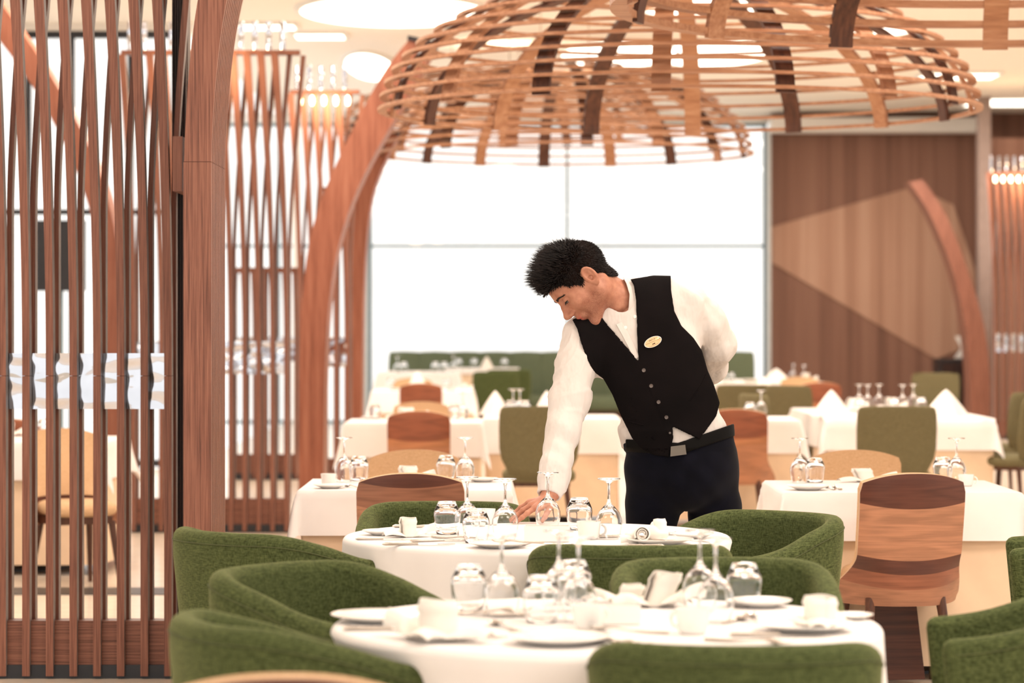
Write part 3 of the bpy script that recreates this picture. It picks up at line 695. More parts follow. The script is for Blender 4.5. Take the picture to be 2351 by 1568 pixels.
def mk_napkin_roll(seed, lean=0.0, wings=2):
    """cloth napkin rolled into an upright bud on its own folded leaves"""
    rs = np.random.RandomState(seed); mb = MB(); n = 90; P = []
    hs = np.linspace(0, 1, 10)
    for i in range(n):
        a = i/n*2*PI*2.6; r = .010+.019*i/n; top = .060+.003*math.sin(a*.5+seed)+.0012*math.sin(a*3+1)-.010*(1-i/n)
        row = []
        for h in hs:
            bulge = 1+.06*math.sin(h*PI)+.13*math.exp(-((h-.80)/.10)**2); row.append((r*bulge*math.cos(a)+lean*h*.03, r*bulge*math.sin(a), .002+top*h))
        for h in hs[::-1]: row.append(((r-.0022)*math.cos(a)+lean*h*.03, (r-.0022)*math.sin(a), .002+top*h))
        P.append(row)
    mb.grid(P, False, True)
    for w in range(wings+2):
        a = rs.rand()*6.28 if w > 1 else w*PI+.3*rs.rand(); L = .075 if w < 2 else .055; Q = []
        for s in np.linspace(0, 1, 12):
            wd = .034*math.sin(min(1, s*1.25+.18)*PI*.86)+.001; r = .012+L*s; zl = .004+.020*math.sin(s*PI*.8)+(.028*s*s if w == 0 else 0)
            row = []
            for q in np.linspace(-1, 1, 9): row.append((r*math.cos(a)-q*wd*math.sin(a), r*math.sin(a)+q*wd*math.cos(a), zl*(1-.55*q*q)+.001))
            row += [(x, y, max(.0005, z-.0018)) for x, y, z in row[::-1]]
            Q.append(row)
        mb.grid(Q, False, True)
    return catset(solid('folded_napkin', mb, 'napkin', 60), 'napkin')
def mk_pyramid():
    mb = MB(); h = .17; r = .10; P = []
    for s in np.linspace(0, 1, 12):
        row = []
        for q in np.linspace(0, 2*PI, 36, endpoint=False):
            k = 1-.22*math.cos(4*q)**2*(1-s)+.05*math.cos(2*q); rr = r*(1-s)**.85*k+.0015; row.append((rr*math.cos(q), rr*math.sin(q)*.7, h*s))
        P.append(row)
    return catset(solid('napkin_pyramid', mb.grid(P, False, True, flip=True), 'napkin', 50), 'napkin')
def mk_fork():
    t = thing('fork', 'x', 'cutlery'); S = lambda mb, nm: mb.build(nm, 'steel', t, smooth=60)
    h = [(0, -.10, .004), (0, -.06, .003), (0, -.01, .005), (0, .03, .009), (0, .05, .008)]
    S(MB().tube(h, [.0035, .0042, .0024, .0026, .006], 8, sx=1.6, up=(0, 0, 1)), 'handle')
    mb = MB()
    mb.tube([(0, .045, .0085), (0, .056, .006), (0, .066, .005)], [.004, .0055, .005], 8, sx=2.0)
    for k in range(4):
        x = -.0078+k*.0052; mb.tube([(x*.85, .062, .0055), (x, .075, .0035), (x, .092, .006), (x, .102, .011)], [.0013, .0012, .0011, .0006], 6)
    S(mb, 'tines'); return t
def mk_spoon():
    t = thing('spoon', 'x', 'cutlery'); S = lambda mb, nm: mb.build(nm, 'steel', t, smooth=70)
    S(MB().tube([(0, -.10, .004), (0, -.06, .003), (0, -.01, .005), (0, .03, .010), (0, .045, .010)], [.0035, .0042, .0024, .0024, .003], 8, sx=1.6), 'handle')
    P = []
    for s in np.linspace(0, 1, 12):
        w = .0175*math.sqrt(max(0, math.sin(PI*min(1, s*.96+.03)))); y = .04+.055*s; d = .008*math.sin(PI*s)
        row = [(q*w, y, .0105-d*(1-q*q)) for q in np.linspace(-1, 1, 9)]; row += [(x, yy, z-.0012) for x, yy, z in row[::-1]]; P.append(row)
    S(MB().grid(P, False, True), 'bowl'); return t
def mk_knife():
    t = thing('table_knife', 'x', 'cutlery'); S = lambda mb, nm: mb.build(nm, 'steel', t, smooth=60)
    S(MB().tube([(0, -.11, .005), (0, -.1, .005), (0, -.05, .0045), (0, .0, .005)], [.002, .0055, .0045, .004], 8, sx=1.3), 'handle')
    P = []
    for s in np.linspace(0, 1, 10):
        y = -.002+.115*s; w = .0085*(1-.75*max(0, s-.75)/.25); P.append([(-.004, y, .0045), (-.004+w*2, y, .0035), (-.004+w*2, y, .0028), (-.004, y, .003)])
    mb = MB().grid(P, False, True); mb.f += [(0, 1, 2, 3), (39, 38, 37, 36)]; mb.mi += [0, 0]
    S(mb, 'blade'); return t
wine, tumb = mk_wine(), mk_tumbler(); plate = mk_plate(.085, 'side_plate'); plateL = mk_plate(.115, 'dinner_plate')
cup = mk_cup(); sachet = mk_sachet(); rollA = mk_napkin_roll(1); rollB = mk_napkin_roll(5, .8); rollC = mk_napkin_roll(9, -.5, 1); pyr = mk_pyramid()
fork, spoon, knife = mk_fork(), mk_spoon(), mk_knife()
ZI = ZT+.0006
def put(proto, px, py, label, rz=0.0, z=ZI, group=None, rot=None, scale=None):
    best = None; z0 = z
    for tx, ty, hx, hy, rd, tz in TABLES:
        x, y, z1 = at(px, py, z0+tz-ZT)                     # stand it on the table it belongs to, never past the rim
        if rd:
            dd = math.hypot(x-tx, y-ty); lim = hx-.045; q = (tx+(x-tx)*min(1, lim/max(dd, 1e-6)), ty+(y-ty)*min(1, lim/max(dd, 1e-6)))
        else: q = (min(max(x, tx-hx+.05), tx+hx-.05), min(max(y, ty-hy+.05), ty+hy-.05))
        e = math.hypot(q[0]-x, (q[1]-y)*.25)
        if best is None or e < best[0]: best = (e, q, z1)
    z = best[2]
    return place(proto, (best[1][0], best[1][1], z), rz, label, group, rot, (scale,)*3 if isinstance(scale, float) else scale)
WT = 'on the waiter\'s table'
put(wine, 1258, 1217, 'upturned wine glass right in front of the waiter\'s hand and cuff '+WT)
put(wine, 1160, 1238, 'upturned wine glass at the fingertips of the waiter '+WT)
put(wine, 1073, 1232, 'upturned wine glass standing between two tumblers '+WT)
put(wine, 1398, 1237, 'upturned wine glass below the waiter\'s belt buckle '+WT)
put(tumb, 1026, 1226, 'upturned tumbler behind the crossed spoons '+WT)
put(tumb, 1093, 1246, 'upturned tumbler nearest the viewer '+WT)
put(tumb, 1330, 1216, 'upturned tumbler between two wine glasses, before the dark trousers '+WT)
put(cup, 1113, 1205, 'white cup behind the tumblers '+WT, PI)
put(sachet, 1256, 1243, 'white china sachet holder between wine glasses '+WT, -.04, scale=.95)
put(cup, 1352, 1238, 'white cup before the far tumbler '+WT, 0, scale=1.05)
put(plate, 880, 1228, 'white side plate at the edge with a bud-folded napkin '+WT, scale=.8)
put(rollA, 938, 1233, 'white napkin folded into a bud '+WT+', against the green chair', .2, scale=.98)
put(rollC, 1474, 1229, 'white rolled napkin tipped on its side beside the forks '+WT, 0, z=ZI+.026, rot=(PI/2-.15, 0, .25), scale=.85)
put(rollB, 1520, 1226, 'white leaf-folded napkin beside the tipped rolled one '+WT, 1.9, scale=.8)
put(plateL, 1515, 1249, 'white dinner plate nearest the green chair back '+WT, scale=.9)
put(plate, 1590, 1235, 'white side plate before the angled green armchair '+WT)
put(plateL, 1145, 1257, 'white dinner plate at the viewer\'s side '+WT, scale=.8)
put(knife, 960, 1252, 'table knife lying alone along the cloth edge '+WT, -PI/2+.05)
put(knife, 880, 1240, 'table knife beside the side plate '+WT, -PI/2-.05, scale=.8)
put(spoon, 1042, 1238, 'spoon with its bowl toward the tumblers '+WT, -2.3, scale=.95)
put(knife, 1020, 1243, 'table knife crossing under the spoon '+WT, -PI/2+.3)
put(fork, 1245, 1252, 'fork with its tines up beside the dinner plate '+WT, -4.4)
put(fork, 1190, 1247, 'fork resting over the rim of the dinner plate '+WT, -4.9, z=ZI+.017, scale=.8)
put(fork, 1488, 1240, 'fork lying below the tipped napkin '+WT, .6, z=ZI+.012, scale=.9)
put(knife, 1440, 1233, 'table knife beside the wine glass below the belt buckle '+WT, -PI/2)
put(knife, 1450, 1257, 'table knife nearest the chair back '+WT, PI/2-.1)
put(spoon, 1610, 1246, 'spoon lying at the edge before the angled green armchair '+WT, PI/2+.15)
put(knife, 975, 1212, 'table knife behind the bud napkin '+WT, -PI/2-.2)
NT = 'on the near table'
put(wine, 1607, 1402, 'upturned wine glass against the green chair, the farther of a pair '+NT)
put(wine, 1643, 1428, 'upturned wine glass beside the upturned tumbler, the nearer of a pair '+NT)
put(wine, 1283, 1402, 'upturned wine glass in the middle cluster, farther from the viewer '+NT)
put(wine, 1328, 1426, 'upturned wine glass in the middle cluster, nearer to the viewer '+NT)
put(wine, 1152, 1416, 'upturned wine glass beside the lone tumbler with the crossed cutlery '+NT)
put(tumb, 1077, 1398, 'upturned tumbler farthest from the waiter\'s side, over the crossed cutlery '+NT)
put(tumb, 1318, 1386, 'upturned tumbler behind the middle wine glasses '+NT)
put(tumb, 1243, 1428, 'upturned tumbler in front of the middle wine glasses '+NT)
put(tumb, 1708, 1393, 'upturned tumbler in front of the green chair that faces the viewer '+NT)
put(rollB, 1506, 1392, 'white napkin folded into a tall leaning bud '+NT, .0, scale=(1.30, 1.30, 1.35))
put(rollC, 1440, 1384, 'white napkin folded with a pointed bird-like tail '+NT, 2.7, scale=(1.0, 1.0, .75))
put(rollA, 1886, 1438, 'thick white napkin bud at the edge near the walnut chair '+NT, 1.2, scale=(1.4, 1.4, 1.08))
put(rollA, 1005, 1470, 'white napkin folded into a large bud beside the lone wine glass '+NT, 2.4, scale=(1.5, 1.5, 1.4))
put(plateL, 870, 1427, 'white dinner plate on the edge before the open-armed green chair '+NT, scale=.95)
put(plate, 1745, 1393, 'white side plate before the tumbler at the green chair '+NT, scale=.9)
put(plateL, 1850, 1449, 'white dinner plate under the thick napkin bud '+NT, scale=.95)
put(plateL, 1283, 1478, 'white dinner plate nearest the viewer '+NT, scale=.95)
put(cup, 1350, 1443, 'white cup before the middle wine glasses '+NT, .4, scale=1.0)
put(sachet, 1405, 1432, 'white china sachet holder in the middle '+NT, .03, scale=.85)
put(cup, 1590, 1455, 'white cup on the open cloth, beside the pair of wine glasses '+NT, 2.6, scale=1.05)
put(spoon, 1160, 1443, 'spoon with its bowl up beside the lone wine glass '+NT, .35)
put(fork, 1120, 1408, 'fork crossing a knife under the lone tumbler '+NT, -PI/2+.3)
put(knife, 1110, 1414, 'table knife crossing a fork under the lone tumbler '+NT, PI/2-.25)
put(knife, 1050, 1466, 'table knife along the cloth before the large napkin bud '+NT, -PI/2+.12)
put(fork, 1375, 1474, 'fork with its tines to the viewer, beside the nearest dinner plate '+NT, PI+.6)
put(fork, 1412, 1478, 'fork lying parallel beside another, nearest the chair back '+NT, PI+.75)
put(spoon, 1440, 1452, 'spoon on the open cloth before the sachet holder '+NT, 1.2)
put(spoon, 1700, 1424, 'spoon with a bright bowl below the upturned tumbler '+NT, -.5)
put(spoon, 1735, 1430, 'small spoon beside the bright one below the tumbler '+NT, .5, scale=.85)
put(fork, 1720, 1476, 'fork on the cloth edge below the thick napkin bud '+NT, -PI/2-.4)
put(knife, 1790, 1462, 'table knife beside the plate under the thick napkin bud '+NT, -PI/2)
put(knife, 900, 1448, 'table knife before the dinner plate of the open-armed chair '+NT, -PI/2)
put(fork, 1400, 1376, 'fork lying behind the bird-like napkin '+NT, PI/2)
put(plate, 1962, 1421, 'small white plate at the cloth edge beside the walnut chair '+NT, scale=.6)
T1 = 'on the first square table'
put(wine, 790, 1106, 'upturned wine glass beside a tumbler at the corner '+T1)
put(tumb, 824, 1103, 'upturned tumbler beside the corner wine glass '+T1)
put(cup, 754, 1114, 'small white cup at the corner '+T1, PI/2, scale=.9)
put(plate, 758, 1121, 'white side plate at the corner '+T1)
put(rollA, 938, 1103, 'white napkin bud before the tan chair '+T1, .5, scale=(1.5, 1.2, 1.0))
put(tumb, 1024, 1101, 'upturned tumbler beside the wine glass near the white sleeve '+T1)
put(wine, 1068, 1106, 'upturned wine glass near the white sleeve '+T1)
put(plate, 1108, 1106, 'white side plate near the white sleeve '+T1)
put(spoon, 815, 1120, 'spoon below the corner tumbler '+T1, .6)
R1 = 'on the walnut chair\'s table'
put(wine, 1836, 1108, 'upturned wine glass before the tan chair '+R1)
put(tumb, 1871, 1107, 'upturned tumbler before the tan chair '+R1)
put(plate, 1855, 1125, 'white side plate below the wine glass '+R1, scale=1.0)
put(fork, 1905, 1122, 'fork beside the side plate '+R1, .1)
put(fork, 1922, 1122, 'second fork beside the side plate '+R1, .05)
put(rollC, 1990, 1106, 'white napkin bud with spread leaves '+R1, .3, scale=(1.6, 1.2, .95))
put(tumb, 2162, 1104, 'upturned tumbler beside the top of the walnut chair back '+R1)
put(wine, 2196, 1108, 'upturned wine glass behind the walnut chair back\'s top corner '+R1)
put(cup, 2218, 1116, 'white cup behind the top corner of the walnut chair back '+R1, 0, scale=.9)
# farther tables: copies too small to show their parts
T2 = 'on the second square table in line'
put(tumb, 868, 957, 'upturned tumbler among pale glasses at one corner '+T2); put(wine, 1064, 958, 'upturned wine glass at one corner '+T2)
put(tumb, 1048, 955, 'upturned tumbler beside the corner wine glass '+T2); put(rollA, 943, 953, 'white napkin bud before the tan chair '+T2, .4, scale=(2.0, 1.6, 1.3)); put(plate, 850, 962, 'white side plate '+T2)
T3 = 'on the third square table in line'
put(pyr, 965, 887, 'tall napkin pyramid '+T3, 0, scale=1.1); put(plate, 905, 896, 'white side plate beside the cherry chair '+T3); put(plate, 1035, 896, 'white side plate '+T3+', toward the dark green chair')
put(tumb, 905, 887, 'upturned tumbler '+T3+', beside the curved ribs'); put(tumb, 1030, 887, 'upturned tumbler '+T3+', toward the dark green chair'); put(rollA, 1085, 894, 'napkin bud at the corner '+T3)
G = 'pale glasses before the banquette'
for px, py, w in ((925, 855, 'first from the curved ribs'), (998, 855, 'second from the curved ribs'), (1016, 857, 'third from the curved ribs'), (1052, 846, 'fourth from the curved ribs'), (1088, 846, 'beside the small pyramid'), (1158, 846, 'at the olive end past the small pyramid')):
    put(tumb, px, py, 'pale tumbler before the green banquette, '+w, group=G, z=ZI, scale=1.15)
put(pyr, 1117, 846, 'small napkin pyramid in front of the green banquette', 0, scale=.9); put(wine, 903, 858, 'upturned wine glass at the very end of the banquette'); put(wine, 1043, 850, 'upturned wine glass between tumblers before the banquette')
C1 = 'on the table behind the waiter\'s arm'
put(pyr, 1124, 951, 'broad napkin pyramid '+C1, .3, scale=(1.2, 1.2, 1.05)); put(wine, 1178, 950, 'upturned wine glass above the olive chair '+C1); put(wine, 1193, 946, 'second upturned wine glass above the olive chair '+C1)
put(tumb, 1172, 946, 'upturned tumbler above the olive chair '+C1); put(tumb, 1205, 949, 'second upturned tumbler above the olive chair '+C1); put(pyr, 1255, 955, 'napkin pyramid beside the white sleeve '+C1, 0)
R2 = 'on the square table beside the waiter\'s hip'
put(tumb, 1722, 957, 'upturned tumbler '+R2); put(wine, 1745, 955, 'upturned wine glass '+R2); put(plate, 1670, 960, 'white side plate '+R2)
R3 = 'on the long napkin table'
put(pyr, 1893, 956, 'tall napkin pyramid at the near corner toward the waiter '+R3, .5, scale=(1.6, 1.5, 1.15)); put(pyr, 2172, 955, 'tall napkin pyramid at the near corner toward the curved rib '+R3, 0, scale=(1.7, 1.5, 1.15))
for px, py, w in ((1958, 933, 'closest to the waiter'), (1992, 938, 'second from the waiter'), (2012, 935, 'third from the waiter'), (2072, 938, 'above the olive chair back'), (2090, 935, 'farthest from the waiter')):
    put(wine, px, py, 'upturned wine glass '+w+' '+R3)
for px, py, w in ((2053, 946, 'above the olive chair back'), (2115, 944, 'nearest the curved rib'), (1975, 948, 'near the waiter-side pyramid')):
    put(tumb, px, py, 'upturned tumbler '+w+' '+R3)
put(rollA, 2046, 940, 'round napkin bud '+R3, 0, scale=1.5); put(rollB, 1950, 944, 'round napkin bud at the waiter end '+R3, 0, scale=1.7)
R4 = 'on the far table just past the waiter\'s back'
put(pyr, 1750, 902, 'napkin pyramid '+R4, 0, scale=(1.5, 1.2, .9)); put(tumb, 1700, 896, 'upturned tumbler nearest the waiter '+R4); put(rollA, 1722, 903, 'napkin bud '+R4, 0, scale=1.6); put(wine, 1692, 884, 'upturned wine glass '+R4)
put(tumb, 1712, 885, 'second upturned tumbler '+R4)
R5 = 'on the farthest table before the wood wall'
put(pyr, 1782, 872, 'napkin pyramid '+R5, 0, scale=(1.6, 1.2, .8)); put(wine, 1797, 866, 'upturned wine glass beside the pyramid '+R5); put(wine, 1820, 871, 'upturned wine glass in the middle '+R5); put(wine, 1846, 876, 'upturned wine glass at the end '+R5)
put(rollA, 1858, 878, 'napkin bud at the end '+R5, 0, scale=1.6); put(wine, 1926, 0+880, 'upturned wine glass above the cherry chair before the wood wall', z=ZI) if False else None
put(plate, 1740, 880, 'white side plate '+R5, 0, scale=1.5)
L1 = 'on the table behind the nearest slatted screen'
put(rollA, 92, 985, 'napkin bud '+L1, 0, scale=1.4); put(tumb, 140, 992, 'upturned tumbler '+L1); put(wine, 30, 995, 'upturned wine glass '+L1)
# ---------------------------------------------------------------- surfaces grown from distance fields (used for the waiter)
def nets(fn, lo, hi, h):
    lo = np.array(lo, float); hi = np.array(hi, float); n = np.ceil((hi-lo)/h).astype(int)+1
    ax = [lo[k]+h*np.arange(n[k]) for k in range(3)]
    V = np.empty(n, np.float32)
    for i in range(0, n[0], 16):
        G = np.stack(np.meshgrid(ax[0][i:i+16], ax[1], ax[2], indexing='ij'), -1); V[i:i+16] = fn(G.reshape(-1, 3)).reshape(G.shape[:3])
    s = V < 0
    c = [s[a:n[0]-1+a, b:n[1]-1+b, d:n[2]-1+d] for a in (0, 1) for b in (0, 1) for d in (0, 1)]
    tot = sum(x.astype(np.int8) for x in c); act = (tot > 0) & (tot < 8)
    idx = -np.ones(act.shape, int); cells = np.argwhere(act); idx[act] = np.arange(len(cells))
    acc = np.zeros((len(cells), 3)); cnt = np.zeros(len(cells))
    cv = {(a, b, d): V[cells[:, 0]+a, cells[:, 1]+b, cells[:, 2]+d] for a in (0, 1) for b in (0, 1) for d in (0, 1)}
    for (p, q) in [(p, q) for p in cv for q in cv if sum(q)-sum(p) == 1 and all(x <= y for x, y in zip(p, q))]:
        vp, vq = cv[p], cv[q]; m = (vp < 0) != (vq < 0); t = vp/(vp-vq+1e-20)
        for k in range(3): acc[m, k] += p[k]+(q[k]-p[k])*t[m]
        cnt[m] += 1
    verts = lo+h*(cells+acc/cnt[:, None]); faces = []
    for k in range(3):
        a, b = [x for x in range(3) if x != k]
        s0 = [slice(None)]*3; s1 = [slice(None)]*3; s0[k] = slice(0, -1); s1[k] = slice(1, None)
        ch = s[tuple(s0)] != s[tuple(s1)]; e = np.argwhere(ch); ins = s[tuple(s0)][ch]
        ok = (e[:, a] > 0) & (e[:, b] > 0) & (e[:, a] < n[a]-1) & (e[:, b] < n[b]-1); e = e[ok]; ins = ins[ok]
        def ci(da, db):
            q = e.copy(); q[:, a] -= da; q[:, b] -= db; return idx[q[:, 0], q[:, 1], q[:, 2]]
        Q = np.stack([ci(1, 1), ci(0, 1), ci(0, 0), ci(1, 0)], 1); fl = ins if k != 1 else ~ins
        Q[~fl] = Q[~fl][:, ::-1]; faces.append(Q)
    return verts, np.concatenate(faces)
def smin(a, b, k): h = np.maximum(k-np.abs(a-b), 0)/k; return np.minimum(a, b)-h*h*k*.25
def smax(a, b, k): return -smin(-a, -b, k)
def cap_(p, a, b, ra, rb):
    a = np.array(a, float); b = np.array(b, float); ab = b-a; t = np.clip(((p-a)@ab)/(ab@ab+1e-12), 0, 1)
    return np.linalg.norm(p-a-t[:, None]*ab, axis=1)-(ra+(rb-ra)*t)
def ell(p, c, r):
    q = (p-np.array(c))/np.array(r); k0 = np.linalg.norm(q, axis=1); k1 = np.linalg.norm(q/np.array(r), axis=1)+1e-9; return k0*(k0-1)/k1
def chain(p, pts, rad, k=.02):
    d = None
    for i in range(len(pts)-1):
        e = cap_(p, pts[i], pts[i+1], rad[i], rad[i+1]); d = e if d is None else smin(d, e, k)
    return d
def poly_sd(x, y, poly):
    poly = np.array(poly, float); d = np.full(x.shape, 1e9); ins = np.zeros(x.shape, bool); n = len(poly)
    for i in range(n):
        a, b = poly[i], poly[(i+1) % n]; ex, ey = b-a; wx, wy = x-a[0], y-a[1]
        t = np.clip((wx*ex+wy*ey)/(ex*ex+ey*ey), 0, 1); d = np.minimum(d, (wx-t*ex)**2+(wy-t*ey)**2)
        cr = ((a[1] <= y) & (b[1] > y)) | ((b[1] <= y) & (a[1] > y))
        with np.errstate(divide='ignore', invalid='ignore'): xi = a[0]+(y-a[1])*ex/(ey if ey else 1e-9)
        ins ^= cr & (x < xi)
    d = np.sqrt(d); return np.where(ins, -d, d)
def mesh_obj(name, vf, mat, parent, smooth=True):
    v, f = vf; me = bpy.data.meshes.new(name); me.vertices.add(len(v)); me.vertices.foreach_set('co', np.asarray(v, np.float32).ravel())
    f = np.asarray(f); me.loops.add(f.size); me.loops.foreach_set('vertex_index', f.ravel().astype(np.int32))
    me.polygons.add(len(f)); me.polygons.foreach_set('loop_start', np.arange(0, f.size, 4, dtype=np.int32)); me.polygons.foreach_set('loop_total', np.full(len(f), 4, np.int32))
    me.polygons.foreach_set('use_smooth', [True]*len(f)); me.update(calc_edges=True); me.validate()
    for mm in (mat if isinstance(mat, list) else [mat]): me.materials.append(M[mm])
    o = bpy.data.objects.new(name, me); C.objects.link(o)
    if parent is not None: o.parent = parent
    return o

# ---------------------------------------------------------------- materials of the waiter
def skin_mat():
    m, t, b = nt('skin'); n = noisy(t, (1, 1, 1), 38, 3); n2 = noisy(t, (1, 1, 1), 700, 2, .7)
    r = ramp(t, [(0.3, (0.39, 0.155, 0.095)), (0.7, (0.53, 0.245, 0.155))]); t.links.new(n.outputs['Fac'], r.inputs[0])
    vc = t.nodes.new('ShaderNodeVertexColor'); vc.layer_name = 'beard'
    r2 = ramp(t, [(0.42, (0.45, 0.36, 0.33)), (0.60, (1, 1, 1))]); t.links.new(n2.outputs['Fac'], r2.inputs[0])
    sp = t.nodes.new('ShaderNodeSeparateColor'); t.links.new(vc.outputs[0], sp.inputs[0])
    m1 = t.nodes.new('ShaderNodeMix'); m1.data_type = 'RGBA'; m1.blend_type = 'MULTIPLY'; t.links.new(sp.outputs[0], m1.inputs[0]); t.links.new(r.outputs[0], m1.inputs[6]); t.links.new(r2.outputs[0], m1.inputs[7])
    m2 = t.nodes.new('ShaderNodeMix'); m2.data_type = 'RGBA'; t.links.new(sp.outputs[1], m2.inputs[0]); t.links.new(m1.outputs[2], m2.inputs[6]); m2.inputs[7].default_value = (0.50, 0.13, 0.10, 1)
    t.links.new(m2.outputs[2], b.inputs['Base Color']); setb(b, Roughness=0.48, Specular_IOR_Level=0.35, Subsurface_Weight=0.12, Subsurface_Radius=(.012, .004, .002), Subsurface_Scale=0.6)
    bump(t, b, n2.outputs['Fac'], 0.12, 0.0006); return m
M['skin'] = skin_mat()
M['hair'] = plain('dark_hair', (0.012, 0.007, 0.006), 0.55, var=0.5, Specular_IOR_Level=0.3)
M['shirt'] = plain('white_shirt_cotton', (0.70, 0.635, 0.595), 0.8, var=0.012, Sheen_Weight=0.05)
_t = M['shirt'].node_tree; _n = noisy(_t, (1, 1, .55), 13, 3, .5); bump(_t, _t.nodes['Principled BSDF'], _n.outputs['Fac'], .8, .025)
M['vest'] = plain('black_vest_wool', (0.0040, 0.0024, 0.0026), 0.9, var=0.25, Specular_IOR_Level=0.12)
M['trouser'] = plain('navy_trouser_cloth', (0.0030, 0.0030, 0.0072), 0.9, var=0.3, Sheen_Weight=0.04, Specular_IOR_Level=0.12)
M['belt'] = plain('black_belt_leather', (0.0035, 0.0028, 0.0025), 0.6, var=0.2, Specular_IOR_Level=0.12)
M['buckle'] = plain('dull_buckle_metal', (0.20, 0.17, 0.14), 0.4, 1.0, var=0.1)
M['button'] = plain('smoky_button', (0.10, 0.078, 0.070), 0.35, var=0.2)
M['gold'] = plain('gold_badge', (0.74, 0.50, 0.27), 0.35, 0.35, var=0.06)
M['ink'] = plain('badge_ink', (0.05, 0.02, 0.012), 0.7, var=0.1)
M['eye_white'] = plain('eye_white', (0.30, 0.24, 0.20), 0.3, var=0.05)
M['iris'] = plain('dark_iris', (0.03, 0.015, 0.01), 0.15, var=0.3)

# ---------------------------------------------------------------- the waiter's head, in its own frame (f forward, u up, l to his left; origin between the ears)
HO = W(1343, 649, 9.86); HS = 1.13
_F = np.array([-.615, -.20, -.765]); _F /= np.linalg.norm(_F)
_U = np.array([-.785, -.05, .62]); _U -= _F*(_U@_F); _U /= np.linalg.norm(_U)
_L = np.cross(_U, _F)
HB = np.stack([_F, _U, _L], 0)
def to_w(q): return HO+HS*(np.asarray(q, float)@HB)
def to_h(p): return ((np.asarray(p, float)-HO)@HB.T)/HS
nb = [to_h(W(1383, 668, 9.875)), to_h(W(1425, 692, 9.90)), to_h(W(1460, 715, 9.95))]
def head_sd(p):
    ab = p.copy(); ab[:, 2] = np.abs(ab[:, 2])
    d = ell(p, (-.006, .048, 0), (.098, .080, .077))
    d = smin(d, ell(p, (.045, .030, 0), (.055, .055, .058)), .03)          # forehead
    d = smin(d, ell(ab, (.043, -.020, .010), (.050, .060, .050)), .025)   # mid face
    d = smin(d, cap_(ab, (.000, -.050, .050), (.072, -.098, .010), .021, .019), .028)   # jaw
    d = smin(d, cap_(ab, (.000, -.010, .058), (.000, -.052, .050), .018, .020), .03)
    d = smin(d, ell(p, (.080, -.100, 0), (.019, .017, .022)), .02)       # chin
    d = smin(d, ell(ab, (.060, -.018, .046), (.024, .018, .017)), .022)   # cheekbone
    d = smin(d, cap_(ab, (.090, .034, .008), (.078, .036, .042), .0100, .009), .012)   # brow
    d = smax(d, -ell(ab, (.102, .013, .034), (.019, .014, .020)), .014)     # sockets
    d = smin(d, np.linalg.norm(ab-np.array([.0815, .0125, .0315]), axis=1)-.0136, .003)  # lidded eyes
    nose = chain(p, [(.088, .024, 0), (.103, .002, 0), (.1175, -.020, 0)], [.0080, .0080, .0095], .008)
    nose = smin(nose, np.linalg.norm(p-np.array([.119, -.0235, 0]), axis=1)-.0098, .006)
    nose = smin(nose, ell(ab, (.104, -.0275, .0125), (.0115, .0080, .0070)), .005)
    nose = smin(nose, cap_(p, (.095, -.028, 0), (.112, -.031, 0), .008, .005), .006)
    nose = smin(nose, cap_(p, (.090, .012, 0), (.100, -.021, 0), .0125, .0120), .006)
    nose = smin(nose, cap_(p, (.096, -.026, 0), (.0885, -.047, 0), .0095, .0105), .006)
    d = smin(d, nose, .009)
    d = smax(d, -ell(ab, (.1075, -.0365, .0075), (.0045, .0028, .0028)), .002)
    mouth = cap_(ab, (.0985, -.052, .000), (.088, -.056, .022), .0068, .0030)
    mouth = smin(mouth, cap_(ab, (.0955, -.0655, .000), (.087, -.061, .019), .0078, .0030), .0015)
    mouth = smin(mouth, ell(p, (.078, -.058, 0), (.020, .020, .028)), .012)
    d = smin(d, mouth, .006)
    d = smax(d, -cap_(ab, (.104, -.0590, .0), (.093, -.0592, .019), .0011, .0008), .0025)
    d = smax(d, -ell(ab, (.104, -.0765, 0), (.008, .0055, .018)), .008)
    # ears
    q = ab-np.array([-.008, .005, .0825]); q = q@np.array([[math.cos(.18), 0, 0], [0, 1, 0], [0, 0, 1]]).T
    q2 = q.copy(); q2[:, 2] -= -.42*q[:, 0]
    ear = ell(q2, (0, .004, .004), (.0190, .0315, .0070)); ear = smin(ear, ell(q2, (.003, -.024, .002), (.009, .012, .0055)), .008)
    ear = smax(ear, -ell(q2, (.001, .006, .0095), (.0125, .0225, .0075)), .002)
    ear = smin(ear, cap_(q2, (-.004, .014, .003), (-.006, -.008, .003), .0036, .0036), .004)
    ear = smax(ear, -ell(q2, (.004, -.004, .006), (.0070, .0095, .011)), .002)
    ear = smin(ear, ell(q2, (.0125, -.007, .004), (.0035, .006, .004)), .003)
    ear = smin(ear, cap_(q2, (.010, .010, -.010), (.010, -.014, -.010), .010, .009), .004)
    d = smin(d, ear, .004)
    nk = chain(p, [(-.030, -.030, 0)]+[tuple(x) for x in nb], [.050, .0535, .056, .060], .03)
    d = smin(d, nk, .022)
    # tendon at the side of the throat
    d = smin(d, cap_(ab, (-.030, -.030, .050), tuple(nb[1]*np.array([1, 1, 0])+np.array([.030, 0, .018])), .014, .013), .02)
    return d
hv, hf = nets(head_sd, (-.145, -.235, -.115), (.145, .145, .115), .0021); hf = hf[:, ::-1]
beard = np.zeros((len(hv), 2), np.float32)
bz = np.clip((-.010-hv[:, 1]-.9*np.maximum(0, hv[:, 0]-.062))/.03, 0, 1)*np.clip((.112-hv[:, 0])/.02, 0, 1)*np.clip((hv[:, 0]+.012)/.03, 0, 1)*np.clip((hv[:, 1]+.125)/.02, 0, 1)
beard[:, 0] = bz*.85
